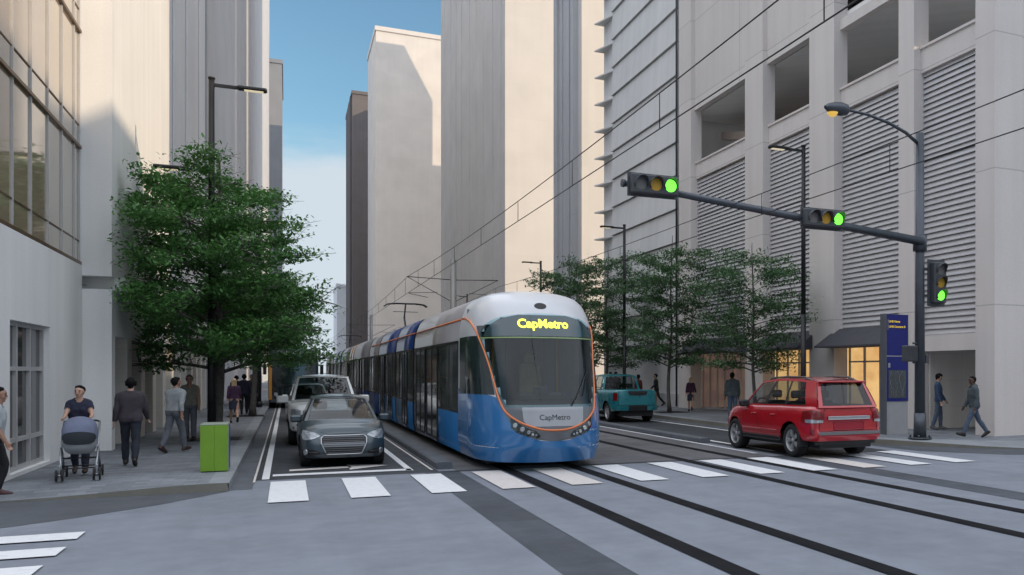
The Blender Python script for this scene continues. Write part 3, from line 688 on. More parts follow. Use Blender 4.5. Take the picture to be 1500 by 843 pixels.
        for s in (-1, 1):
            f = MB(); x = s*1.402
            f.box(min(x, x-s*.02), max(x, x-s*.02), y0+.04, y1-.04, 2.74, 2.81); f.box(min(x, x-s*.02), max(x, x-s*.02), y0+.04, y1-.04, 1.12, 1.17)
            yy = y0+.06
            while yy < y1-.1: f.box(min(x, x-s*.015), max(x, x-s*.015), yy-.03, yy+.03, 1.15, 2.78); yy += 1.3
            f.build('window_frame', T_BLACK, body)
            for d0, d1 in doors:
                dm = MB(); dm.box(min(x, x+s*.016), max(x, x+s*.016), d0, d1, .34, 2.74); dr = dm.build('door', T_SIDE, t)
                k = MB(); x2 = s*1.42
                for yy in (d0, (d0+d1)/2, d1): k.box(min(x2, x2+s*.012), max(x2, x2+s*.012), yy-.035, yy+.035, .32, 2.76)
                k.box(min(x2, x2+s*.01), max(x2, x2+s*.01), d0, d1, .31, .37); k.build('door_frame', T_BLACK, dr)
        if line:
            l = MB(); l.tube([(-tram_w(3.30)-.008, y0, 3.30), (-tram_w(3.30)-.008, y1, 3.30)], .022, 6); l.tube([(tram_w(3.30)+.008, y0, 3.30), (tram_w(3.30)+.008, y1, 3.30)], .022, 6); l.build('orange_line', T_ORANGE, t)
    for a, b_ in zip(modules, modules[1:]):
        y0, y1 = a[1], b_[0]
        if y1-y0 < .8:
            g = MB(); prof = [(-w*.975, z) for z, w in sec] + [(w*.975, z) for z, w in sec[::-1]]
            rows = []
            for k in range(7):
                q = 1 - (.025 if k % 2 else 0); rows.append([(x*q, y0+(y1-y0)*k/6, z*q if z > 1 else z) for x, z in prof])
            g.grid(rows, 0, False); g.build('joint', T_BLACK, t)
    for y in panto_at:
        p = empty('pantograph', (0, y, 3.9)); p.parent = t
        b = MB(); b.box(-.5, .5, -.3, .3, 0, .12); b.build('base', DGREY, p)
        b = MB(); b.cyl((0, -.2, .1), (0, .55, .75), .045); b.cyl((0, .55, .75), (0, 0, 1.32), .035); b.build('arm', DGREY, p)
        b = MB()
        for yy in (-.17, .17): b.tube([(-.95, yy, 1.22), (-.8, yy, 1.32), (-.5, yy, 1.36), (.5, yy, 1.36), (.8, yy, 1.32), (.95, yy, 1.22)], .028, 6)
        for x in (-.5, 0, .5): b.cyl((x, -.17, 1.33), (x, .17, 1.33), .02)
        b.tube([(-.55, 0, .98), (.55, 0, .98)], .015, 6)
        b.build('collector', BLACK, p)
    return t
def door_pairs(*c): return [(y-.65, y+.65) for y in c]
tram('tram', 'blue and white tram with lit yellow destination sign coming towards the junction', (4.985, 18.6, 0), True,
     [(3.4, 11.6, T_SHADED, T_BLUE, [(6.6, 8.6), (9.0, 11.0)], True), (12.0, 16.9, T_NAVY, T_BLUE, [(13.4, 14.8)], True), (17.15, 23.9, T_NAVY, T_BLUE, [(18.2, 19.6), (21.4, 22.8)], True), (24.2, 28.9, T_GREY, T_NAVY, [], True), (29.2, 40.6, T_GREY, T_NAVY, [(32, 33.4), (36, 37.4)], False), (40.62, 42.6, T_AMBER, T_AMBER, [], False)], [26.6])
tram('tram', 'second tram coupled behind the blue and white one, amber cab then grey and navy roofs', (4.985, 61.4, 0), False,
     [(.1, 1.9, T_AMBER, T_AMBER, [], False), (1.92, 11.5, T_GREY, T_NAVY, [(4, 5.4)], False), (11.9, 16.8, T_NAVY, T_NAVY, [], False), (17.1, 24, T_NAVY, T_NAVY, [], False), (24.3, 29, T_GREY, T_NAVY, [], False), (29.3, 41, T_GREY, T_NAVY, [], False)], [25.5])

# ------------------------------------------------------------------ overhead line
def mast(y):
    t = empty('catenary_mast', (6.95, y, 0), 0, 'grey mast between the two tracks holding both overhead lines, %s' % ('rising behind the tram roof' if y < 60 else 'farther down the line'), 'mast')
    b = MB(); b.cyl((0, 0, 0), (0, 0, 7.3), .17, .14, 12); b.build('pole', mat('galvanised_steel', (.30, .29, .28), .5, metal=.4, noise=.1), t)
    for s in (-1, 1):
        b = MB(); X = s*2.05; b.cyl((0, 0, 6.35), (X, 0, 6.42), .02); b.cyl((X, 0, 6.42), (0, 0, 5.3), .016); b.cyl((X*.35, 0, 5.75), (X*.96, 0, 5.68), .013); b.cyl((X*.96, 0, 5.66), (X*.55, 0, 5.5), .014); b.build('cantilever', DGREY, t)
mast(44.0); mast(90)
def wire_pair(name, label, x, zc, zm, sup, group=None):
    t = empty(name, (x, 40, zc), 0, label, 'overhead wire', group)
    ys = frange(-40, 200, 121); b = MB()
    def sag(y):
        for a, c in zip(sup, sup[1:]):
            if a <= y <= c: return 1-4*((y-a)/(c-a))*(1-(y-a)/(c-a))
        return 1
    zms = [zc + (zm-zc)*(.62+.38*sag(y)) for y in ys]
    b.tube([(0, y-40, z-zc) for y, z in zip(ys, zms)], .010, 5); b.build('messenger_wire', BLACK, t)
    b = MB(); b.tube([(0, y-40, 0) for y in ys], .010, 5); b.build('contact_wire', BLACK, t)
    y = -38
    while y < 150:
        z = zc+(zm-zc)*(.62+.38*sag(y)); b = MB(); b.cyl((0, y-40, 0), (0, y-40, z-zc), .008, n=5); b.build('dropper', BLACK, t); y += 4.6
wire_pair('overhead_line', 'pair of thin overhead wires running above the blue and white tram', 4.93, 5.66, 6.42, [-40, 0.5, 44.0, 90, 135, 200])
wire_pair('overhead_line', 'pair of thin overhead wires above the empty right hand track', 9.05, 5.42, 6.12, [-40, 0.5, 44.0, 90, 135, 200])

# ------------------------------------------------------------------ street lamps
LENS = mat('lamp_lens', (.8, .75, .6), .3, emis=(1, .85, .55), estr=.55)
AMBERL = mat('amber_lens', (.8, .5, .1), .3, emis=(1, .62, .12), estr=.55)
def street_lamp(loc, label, arms, h=10.3, base=True):
    """arms: list of (direction x, height)"""
    t = empty('street_lamp', loc, 0, label, 'street lamp', 'black street lamps along the pavements')
    b = MB(); b.cyl((0, 0, 0), (0, 0, h*.40), .105, .095, 14); b.cyl((0, 0, h*.40), (0, 0, h), .085, .075, 14); b.cyl((0, 0, h), (0, 0, h+.05), .09); b.cyl((0, 0, 0), (0, 0, .3), .16, .15); b.build('pole', BLACK, t)
    for dx, z in arms:
        a = MB(); a.box(min(.05*dx, .75*dx), max(.05*dx, .75*dx), -.045, .045, z-.05, z+.03); a.build('arm', BLACK, t)
        hd = MB(); hd.rbox((1.0*dx, 0, z), (.75, .26, .10), .04); hd.build('lamp_head', BLACK, t)
        l = MB(); l.box(min(.8*dx, 1.28*dx), max(.8*dx, 1.28*dx), -.09, .09, z-.062, z-.052); l.build('lens', LENS, t)
    return t
street_lamp((-1.87, 29.2, .15), 'tall black two armed street lamp rising through the big tree on the left pavement', [(1, 9.9), (-1, 7.5)], 10.05)
street_lamp((-1.35, 56.5, .15), 'black street lamp behind the second tree on the left pavement', [(1, 10.2), (-1, 7.7)], 10.3)
street_lamp((16.4, 28.0, .15), 'black street lamp standing behind the red car near the kiosk', [(-1, 9.75)], 9.9)
street_lamp((16.7, 48.0, .15), 'black street lamp behind the teal pickup between the right hand trees', [(-1, 9.85)], 10.0)
street_lamp((16.7, 66.5, .15), 'black street lamp seen just over the right shoulder of the tram', [(-1, 9.9)], 10.0)
street_lamp((16.7, 97, .15), 'farthest black street lamp, only its arm showing above the tram roof', [(-1, 9.7)], 9.9)

# ------------------------------------------------------------------ traffic signal
HOUS = mat('signal_housing', (.062, .068, .076), .5, noise=.15)
L_OFF = mat('signal_lens_off', (.16, .16, .16), .25)
L_AMB = mat('signal_lens_amber', (.55, .32, .03), .3)
L_GRN = mat('signal_lens_green', (.1, .6, .05), .4, emis=(.16, 1, .06), estr=1.9)
POLE = mat('signal_pole', (.075, .085, .10), .4, metal=.5, noise=.12)
def signal_head(name, parent, loc, vertical, s=1.0):
    t = empty(name, loc); t.parent = parent
    L, Wd = 1.22*s, .46*s
    b = MB()
    if vertical: b.rbox((0, 0, 0), (Wd, .22, L), .04); b.box(-Wd/2-.09, Wd/2+.09, .1, .115, -L/2-.09, L/2+.09)
    else: b.rbox((0, 0, 0), (L, .22, Wd), .04); b.box(-L/2-.05, L/2+.05, .1, .115, -Wd/2-.06, Wd/2+.06)
    b.build('housing', HOUS, t)
    for i, m in enumerate((L_OFF, L_AMB, L_GRN)):
        o = (i-1)*.385*s; c = (0, -.11, -o) if vertical else (o, -.11, 0)
        b = MB(); n = 20; r = .155*s
        b.lathe([(0.001, -.012), (r*.6, -.010), (r, -.002)], n, 'y', c); 
        b.build('lens', m, t)
        v = MB(); rows = []
        for dep, rr in ((0, 1.1), (-.22, 1.08)):
            rows.append([(c[0]+r*rr*math.cos(a), c[1]+dep*(.35+.65*max(0, math.sin(a))) , c[2]+r*rr*math.sin(a)) for a in frange(R(-35), R(215), 22)])
        v.grid(rows, 0, True); v.build('visor', HOUS, t)
    return t
def traffic_signal():
    t = empty('traffic_signal', (16.35, 21.3, .15), 0, 'tall signal pole at the right corner with mast arm, green lights and curved street lamp', 'traffic signal')
    b = MB(); b.cyl((0, 0, 0), (0, 0, 8.8), .155, .115, 16); b.cyl((0, 0, 0), (0, 0, .75), .19, .175, 16); b.cyl((0, 0, 0), (0, 0, .05), .34, .34, 16)
    for a in range(4): b.cyl((.27*math.cos(a*1.57+.8), .27*math.sin(a*1.57+.8), .05), (.27*math.cos(a*1.57+.8), .27*math.sin(a*1.57+.8), .12), .03, n=8)
    b.build('pole', POLE, t)
    b = MB(); b.cyl((0, -.12, 5.66), (-9.0, -.12, 6.52), .125, .075, 14); b.cyl((-8.98, -.12, 6.52), (-9.05, -.12, 6.525), .1, .1, 12); b.cyl((0, 0, 5.4), (0, 0, 5.85), .2, .2, 14); b.build('mast_arm', POLE, t)
    signal_head('signal_head', t, (-8.27, -.30, 6.50), False); signal_head('signal_head', t, (-3.42, -.30, 6.04), False)
    signal_head('signal_head', t, (.52, -.18, 4.5), True, .96)
    b = MB(); b.box(0, .4, -.06, 0, 4.1, 4.16); b.box(0, .4, -.06, 0, 4.85, 4.91); b.build('bracket', POLE, t)
    b = MB(); b.rbox((-.36, 0, 2.45), (.36, .3, .46), .03)
    for k in range(6): b.box(-.54, -.18, -.17, -.15, 2.27+.07*k, 2.285+.07*k)
    b.build('pedestrian_signal', HOUS, t)
    b = MB(); b.rbox((.22, 0, 2.3), (.12, .14, .24), .02); b.cyl((-.25, 0, 2.75), (0, 0, 2.75), .03); b.cyl((-.25, 0, 2.2), (0, 0, 2.2), .03); b.build('push_button', HOUS, t)
    b = MB(); pts = [(0, 0, 8.45), (-.5, 0, 8.76), (-1.1, 0, 8.97), (-1.8, 0, 9.11), (-2.5, 0, 9.16)]; b.tube(pts, [.055, .05, .045, .04, .035], 10); b.build('lamp_arm', POLE, t)
    b = MB(); b.lathe([(.04, -.35), (.11, -.25), (.17, -.05), (.185, .15), (.15, .35), (.05, .43), (0.001, .44)], 16, 'x', (-2.85, 0, 9.15)); o = b.build('lamp_head', POLE, t)
    b = MB(); b.lathe([(0.001, -.11), (.09, -.09), (.155, -.0)], 16, 'z', (-2.95, 0, 9.02)); b.build('lens', AMBERL, t)
traffic_signal()

# ------------------------------------------------------------------ information kiosk
def kiosk():
    t = empty('information_kiosk', (16.93, 23.3, .15), 0, 'slim blue information pillar with yellow text and a route map at the right corner', 'kiosk')
    KB = mat('kiosk_blue', (.012, .020, .20), .3, noise=.1, nscale=1.5); KG = mat('kiosk_grey', (.40, .40, .41), .5, noise=.06)
    b = MB(); b.box(-.41, .41, -.1, .13, 0, 1.02); b.build('base', KG, t)
    b = MB(); b.box(-.445, -.405, -.14, .16, 0, 3.72); b.box(.40, .42, -.12, .14, 1.02, 3.70); b.build('side_panel', mat('kiosk_side', (.13, .14, .16), .4, metal=.3, noise=.1), t)
    b = MB(); b.box(-.40, .40, -.12, .13, 1.02, 3.70); b.build('panel', KB, t)
    b = MB(); b.box(-.40, .40, -.13, -.118, 2.40, 2.43); b.build('strip', KG, t)
    b = MB(); b.box(-.33, .33, -.132, -.12, 1.12, 1.98); mp = b.build('map', mat('map_grey', (.09, .095, .10), .5, noise=.2, nscale=6), t)
    r2 = random.Random(3); cols = [(.35, .45, .5), (.2, .35, .5), (.45, .45, .4), (.15, .3, .2)]
    for i in range(9):
        b = MB(); x, z = r2.uniform(-.25, .25), 1.16; pts = [(x, -.136, z)]
        while z < 1.93: z += r2.uniform(.06, .16); x = max(-.3, min(.3, x+r2.uniform(-.1, .1))); pts.append((x, -.136, min(z, 1.94)))
        b.tube(pts, .004, 4); b.build('route', mat('route_%d' % (i % 4), cols[i % 4], .5), mp)
    b = MB(); b.box(-.34, -.27, -.132, -.12, 2.06, 2.2); b.build('sticker', KG, t)
    b = MB(); b.box(-.36, -.345, -.131, -.12, 3.22, 3.56); b.build('marker_bar', KG, t)
    YEL = mat('yellow_letters', (.7, .5, .05), .5, emis=(.9, .62, .06), estr=.45)
    for j, s_ in enumerate(('LINE Name', 'LINE Connects B')):
        vs, fs = text_polys(s_, .088, 0, .003); b = MB(); x0 = min(v[0] for v in vs); ids = [b.pt((v[0]-x0-.32, -.134, 3.48-.16*j+v[1])) for v in vs]
        for f in fs: b.face([ids[i] for i in f])
        b.build('lettering', YEL, t)
kiosk()

# ------------------------------------------------------------------ litter bin
def bin_():
    t = empty('recycling_bin', (-1.25, 20.55, .15), 0, 'waist high lime green and blue double bin on the left pavement corner', 'bin')
    GR = mat('lime_green', (.165, .32, .022), .4, noise=.05); BL = mat('bin_blue', (.05, .06, .26), .4, noise=.05); WH = mat('bin_white', (.55, .57, .6), .4, noise=.03)
    b = MB()
    for sx in (-1, 1): b.rbox((sx*.118, -.285, .46), (.2355, .09, .88), .006)
    b.build('green_shell', GR, t)
    b = MB(); b.box(-.235, .235, -.238, -.13, .02, .90); b.build('divider', WH, t)
    b = MB(); b.rbox((0, .135, .46), (.47, .52, .88), .015); b.build('blue_shell', BL, t)
    b = MB(); b.rbox((0, .03, .915), (.47, .72, .03), .012); b.build('lid', mat('bin_lid', (.28, .32, .26), .4), t)
    b = MB(); b.box(-.22, .22, -.30, .38, 0, .03); b.build('base', DARK, t)
bin_()

# ------------------------------------------------------------------ trees
BARK = mat('bark', (.10, .092, .085), .9, noise=.3, nscale=6, bump=.5, bscale=25)
LEAF = leaf_mat('leaf_green', (.050, .145, .042), (.125, .29, .075))
LEAF2 = leaf_mat('leaf_dark_green', (.050, .125, .050), (.115, .22, .090))
def tree(loc, label, h, crown_z, crown_r, trunk_r, nleaf, leaf, seed, group, lm=LEAF, prof=None, fork=None, wide=(1, 1), clip=None, shift=0):
    rg = np.random.default_rng(seed); rr = random.Random(seed)
    t = empty('street_tree', loc, 0, label, 'tree', group)
    prof = prof or [(0, .62), (.12, .92), (.3, 1.0), (.55, .86), (.75, .66), (.9, .4), (1, .12)]
    b = MB(); lean = rr.uniform(-.15, .15)
    def ax(z): return Vector((lean*(z/h)**1.5 + .05*math.sin(z*1.3+seed), .08*math.sin(z*.9+seed*2), z))
    zs = frange(0, h*.93, 16)
    b.tube([ax(z) for z in zs], [trunk_r*(1.25 if i == 0 else 1)*(1-.9*(z/h)**.8) for i, z in enumerate(zs)], 10)
    tips = []; nl = 46
    for i in range(nl):
        f = i/(nl-1); z0 = (fork or crown_z) + (h*.86-(fork or crown_z))*f**1.1*.95; a = i*2.39996+rr.uniform(-.4, .4); cz = min(1, max(0, (z0-crown_z)/(h-crown_z)))
        rad = crown_r*lerp_tab(prof, min(1, cz+.12))*rr.uniform(.78, 1.05)
        rise = rr.uniform(.15, .45)*rad*(1.0 if f > .15 else .9); p0 = ax(z0); d = Vector((math.cos(a)*wide[0], math.sin(a)*wide[1], 0))
        pts = [p0 + d*rad*s + Vector((rr.uniform(-.06, .06), rr.uniform(-.06, .06), rise*(s**.8) - .12*rad*s*s)) for s in (0, .25, .5, .75, 1)]
        pts[0] = p0; r0 = max(.012, trunk_r*.38*(1-f*.75)); b.tube(pts, [r0, r0*.75, r0*.5, r0*.3, r0*.12], 6)
        for s in np.linspace(.28, 1.0, 8):
            k = min(3, int(s*4)); q = pts[k].lerp(pts[k+1], s*4-k) if k < 4 else pts[4]
            for _ in range(2):
                aa = a + rr.uniform(-1.6, 1.6); ln = rad*rr.uniform(.16, .42); e = q + Vector((math.cos(aa)*ln, math.sin(aa)*ln, rr.uniform(-.25, .5)*ln+.02))
                b.tube([q, q.lerp(e, .5)+Vector((0, 0, .03*ln)), e], [r0*.22+.003, r0*.14+.003, .003], 4, caps=False); tips.append((q, e, ln))
    b.build('trunk', BARK, t)
    # leaves along the twigs in flat layered sprays
    Q = np.array([tuple(q) for q, e, l in tips]); E = np.array([tuple(e) for q, e, l in tips]); LN = np.array([l for *_, l in tips])
    idx = rg.choice(len(tips), nleaf, p=LN/LN.sum()); u = rg.uniform(.1, 1.15, nleaf)[:, None]
    C = Q[idx]*(1-u) + E[idx]*u + np.clip(rg.normal(0, 1, (nleaf, 3)), -1.5, 1.5)*np.array([.20, .20, .11])*(crown_r/3.2)**.5
    C[:, 2] -= .04
    C[:, 0] += shift*np.clip((C[:, 2]-1.5)/2, 0, 1)
    if clip is not None: C = C[C[:, 0] > clip + rg.uniform(0, .25, len(C))]; nleaf = len(C)
    yaw = rg.uniform(0, 2*np.pi, nleaf); tilt = rg.normal(.15, .55, nleaf); roll = rg.normal(0, .5, nleaf); s = leaf*rg.uniform(.6, 1.25, nleaf)
    fx = np.stack([np.cos(yaw)*np.cos(tilt), np.sin(yaw)*np.cos(tilt), -np.sin(tilt)], 1); sx = np.stack([-np.sin(yaw), np.cos(yaw), roll*.8], 1); sx /= np.linalg.norm(sx, axis=1)[:, None]
    s = s[:, None]; up = np.cross(fx, sx)
    V = np.stack([C - fx*s*.55, C - sx*s*.30 + up*s*.06, C + fx*s*.6, C + sx*s*.30 + up*s*.06], 1).reshape(-1, 3)
    me = bpy.data.meshes.new('crown'); me.vertices.add(len(V)); me.vertices.foreach_set('co', V.astype(np.float32).ravel())
    me.loops.add(nleaf*4); me.loops.foreach_set('vertex_index', np.arange(nleaf*4, dtype=np.int32)); me.polygons.add(nleaf); me.polygons.foreach_set('loop_start', np.arange(0, nleaf*4, 4, dtype=np.int32)); me.update(calc_edges=True); me.validate()
    me.materials.append(lm); o = bpy.data.objects.new('crown', me); col.objects.link(o); o.parent = t
    return t
def grate(x, y, w=1.5):
    b = MB(); b.box(-w/2, w/2, -w/2, w/2, 0, .012); 
    for k in range(9): b.box(-w/2+.06, w/2-.06, -w/2+.08+k*(w-.16)/9, -w/2+.08+k*(w-.16)/9+.05, .012, .022)
    o = b.build('tree_grate', BLACK, None, loc=(x, y, .152)); return o
GL = 'trees along the left pavement'; GRT = 'trees along the right pavement'
tree((-1.75, 30.1, .15), 'large full dark green street tree on the left pavement, nearest the junction', 8.75, 2.75, 3.1, .17, 56000, .128, 11, GL, LEAF, [(0, .55), (.1, .9), (.28, 1.0), (.5, .95), (.68, .84), (.82, .64), (.93, .42), (1, .14)], 1.9, (.90, 1.35), -2.05, -.45)
tree((-1.3, 45.3, .15), 'slimmer tree farther along the left pavement, its crown merging behind the big one', 7.6, 3.3, 2.2, .14, 12000, .15, 5, GL, LEAF)
tree((-1.5, 61, .15), 'third tree on the left pavement, mostly hidden beside the bus', 7.6, 2.6, 3.0, .15, 7000, .24, 6, GL, LEAF2)
tree((16.3, 31.6, .15), 'small airy tree behind the red car, nearest of the right hand trees', 7.45, 2.4, 2.0, .09, 12500, .125, 21, GRT, LEAF2, [(0, .6), (.2, .95), (.45, .95), (.7, 1.0), (.88, .75), (1, .3)], 1.9)
tree((16.4, 40.6, .15), 'airy tree between the teal pickup and the small tree by the red car', 9.1, 2.8, 2.2, .10, 14500, .14, 22, GRT, LEAF2, [(0, .6), (.2, .95), (.45, .95), (.7, 1.0), (.88, .75), (1, .3)], 2.1)
tree((16.4, 50.3, .15), 'airy tree right behind the teal pickup cab', 9.9, 3.0, 2.5, .11, 13500, .155, 23, GRT, LEAF2, [(0, .6), (.2, .95), (.45, .95), (.7, 1.0), (.88, .75), (1, .3)], 2.2)
tree((16.4, 58, .15), 'airy tree whose crown shows beside the right shoulder of the tram', 10, 3.2, 2.5, .11, 12000, .18, 24, GRT, LEAF2, [(0, .6), (.2, .95), (.45, .95), (.7, 1.0), (.88, .75), (1, .3)], 2.2)
for x, y, l in ((-1.9, 30.1, 'dark slatted tree grate around the big tree on the left pavement'), (-1.6, 45.3, 'dark tree grate around the second tree on the left pavement'), (16.3, 31.6, 'dark tree grate under the small right hand tree by the red car'), (16.4, 40.6, 'dark tree grate under the middle right hand tree')):
    tag(grate(x, y), l, 'tree grate', 'iron tree grates')
# ------------------------------------------------------------------ road vehicles
CARGL = glass_mat('car_glass', (.42, .47, .48), ior=1.52)
CARGL3 = glass_mat('car_glass_dark', (.22, .25, .30), ior=1.45)
CARGL2 = glass_mat('car_glass_clear', (.66, .70, .70), ior=1.5)
LIGHTGL = mat('clear_lamp', (.40, .42, .44), .08, metal=.5, noise=.4, nscale=25)
REDL = mat('red_lamp', (.16, .006, .008), .12, coat=.5, noise=.3, nscale=30)
SILV = mat('silver_trim', (.50, .51, .53), .28, metal=.8)
class Car:
    """x forward, y left, z up; origin on the road under the middle of the car"""
    def __init__(c, name, label, loc, rz, spec, cat='car'):
        c.p = spec; c.t = empty(name, loc, rz, label, cat); c.paint = spec['paint']
        Lf, Lr, W, n = spec['xf'], spec['xr'], spec['W'], spec.get('n', 5.)
        raw = []
        for i in range(2000):
            a = 2*math.pi*i/2000; ca, sa = math.cos(a), math.sin(a)
            L = Lf if ca >= 0 else -Lr; nn = n if ca >= 0 else spec.get('nr', n)
            raw.append((L*math.copysign(abs(ca)**(2/nn), ca), W*math.copysign(abs(sa)**(2/nn), sa)))
        raw.append(raw[0]); cum = [0]
        for p, q in zip(raw, raw[1:]): cum.append(cum[-1]+math.hypot(q[0]-p[0], q[1]-p[1]))
        c.per = cum[-1]; c.raw = raw; c.cum = cum
    def plan(c, s):
        """s: signed distance along the outline from the front centre, left positive"""
        s = s % c.per; import bisect
        i = max(0, bisect.bisect_right(c.cum, s)-1); i = min(i, len(c.raw)-2); (x0, y0), (x1, y1) = c.raw[i], c.raw[i+1]
        k = (s-c.cum[i])/max(1e-9, c.cum[i+1]-c.cum[i]); x, y = x0+(x1-x0)*k, y0+(y1-y0)*k
        tx, ty = x1-x0, y1-y0; l = math.hypot(tx, ty) or 1; return x, y, ty/l, -tx/l
    def zb(c, x, y):
        z = lerp_tab(c.p['sill'], x)
        if abs(y) > c.p['W']*.72:
            for xw in c.p['axles']:
                r = c.p['arch']; d = abs(x-xw)
                if d < r: z = max(z, c.p['rw'] + math.sqrt(r*r-d*d)*.98 - .01)
        return z
    def zt(c, x): return smooth_tab(c.p['belt'], x)
    def at(c, s, z, off=0.):
        x, y, nx, ny = c.plan(s); zb0 = lerp_tab(c.p['sill'], x); zt = c.zt(x); t = (z-zb0)/(zt-zb0)
        fx = max(0, nx); rx = max(0, -nx); sd = abs(ny)
        ins = fx*lerp_tab(c.p['prof_f'], t) + rx*lerp_tab(c.p['prof_r'], t) + sd*lerp_tab(c.p['prof_s'], t)
        k = -ins + off
        return Vector((x+nx*k, y+ny*k*1.0, z))
    def s_of(c, x, side=1):
        """outline distance for a point x on the side (side=1 left)"""
        lo, hi = 0, c.per/2
        for _ in range(50):
            m = (lo+hi)/2
            if c.plan(m)[0] > x: lo = m
            else: hi = m
        return lo*side
    def body(c, ns=260, nl=14):
        b = MB(); ids = []
        for i in range(ns):
            s = c.per*i/ns; x, y, nx, ny = c.plan(s); z0, z1 = c.zb(x, y), c.zt(x); zs = [z0 + (z1-z0)*(k/(nl-1))**.95 for k in range(nl)]
            ids.append([b.pt(c.at(s, z)) for z in zs])
        seams = c.p.get('seams', [])
        for i in range(ns):
            j = (i+1) % ns
            for k in range(nl-1): b.face((ids[i][k], ids[j][k], ids[j][k+1], ids[i][k+1]), 0, True)
        # bonnet, deck: strips across
        m = 10; h = ns//2; rows = []; cab0, cab1 = c.p['cab']
        for i in range(0, h+1):
            a, bb = b.v[ids[i][-1]], b.v[ids[(-i) % ns][-1]]; w = abs(a[1]-bb[1])/2; row = []
            x = a[0]; cr = c.p.get('crown', .05)*min(1, w/.5)
            for k in range(m+1):
                f = k/m; u = 2*f-1
                if k == 0: row.append(ids[i][-1])
                elif k == m: row.append(ids[(-i) % ns][-1])
                else:
                    z = a[2] + cr*(1-u**4) - (0 if abs(x) < 1e9 else 0)
                    inn = min(1, w/.4); row.append(b.pt((a[0] - (.0)*inn, a[1]+(bb[1]-a[1])*f, z)))
            rows.append(row)
        bed = c.p.get('bed')
        for i in range(h):
            for k in range(m):
                x = (b.v[rows[i][k]][0]+b.v[rows[i+1][k]][0])/2
                if bed and bed[0] < x < bed[1] and 0 < k < m-1: continue
                q = (rows[i][k], rows[i+1][k], rows[i+1][k+1], rows[i][k+1])
                if len(set(q)) == 4: b.face(q, 1 if cab0 < x < cab1 and 0 < k < m-1 else 0, True)
        o = b.build('body', [c.paint, INTER], c.t, merge=True)
        # underside and inner arches
        u = MB(); W = c.p['W']; z0 = c.p['rw']*.62
        u.box(c.p['xr']+.18, c.p['xf']-.18, -W+.30, W-.30, z0, c.p['rw']*1.75)
        for xw0, xw1 in ((c.p['xr']+.25, c.p['axles'][0]-c.p['arch']-.03), (c.p['axles'][0]+c.p['arch']+.03, c.p['axles'][1]-c.p['arch']-.03), (c.p['axles'][1]+c.p['arch']+.03, c.p['xf']-.25)):
            if xw1 > xw0: e_ = .09 if xw0 < 0 < xw1 else .26; u.box(xw0 + (.25 if xw0 < c.p['xr']+.3 else 0), xw1 - (.3 if xw1 > c.p['xf']-.3 else 0), -W+e_, W-e_, c.p['sillz']-.02, c.p['rw']*1.5)
        u.build('underbody', DARK, c.t)
        for xs, za, zb_ in seams:
            for sd in (-1, 1):
                k = MB(); s = c.s_of(xs, sd); k.grid([[c.at(s-.006, z, .003) for z in frange(za, zb_, 10)], [c.at(s+.006, z, .003) for z in frange(za, zb_, 10)]], 0); k.build('door_seam', DARK, c.t)
        return o
    def patch(c, name, m, cols, off=.006, ns=1, nz=6, parent=None, thick=0):
        """cols: list of (s, zlo, zhi) along the outline"""
        b = MB(); rows = []
        for (s0, a0, b0), (s1, a1, b1) in zip(cols, cols[1:]):
            for k in range(ns): f = k/ns; rows.append((s0+(s1-s0)*f, a0+(a1-a0)*f, b0+(b1-b0)*f))
        rows.append(cols[-1]); R_ = [[c.at(s, a+(bb-a)*k/nz, off) for k in range(nz+1)] for s, a, bb in rows]
        b.grid(R_, 0, True)
        if thick:
            loop = [r[0] for r in R_] + [q for q in R_[-1][1:]] + [r[-1] for r in R_[::-1][1:]] + [q for q in R_[0][::-1][1:-1]]
            b.tube(loop + [loop[0]], thick, 6, caps=False)
        return b.build(name, m, parent or c.t)
    def outline(c, name, m, pts, r=.012, off=.01, parent=None, closed=True):
        b = MB(); P = []
        q = pts + [pts[0]] if closed else pts
        for (s0, z0), (s1, z1) in zip(q, q[1:]):
            for k in range(6): P.append(c.at(s0+(s1-s0)*k/6, z0+(z1-z0)*k/6, off))
        P.append(c.at(*q[-1], off)); b.tube(P, r, 6, caps=False); return b.build(name, m, parent or c.t)
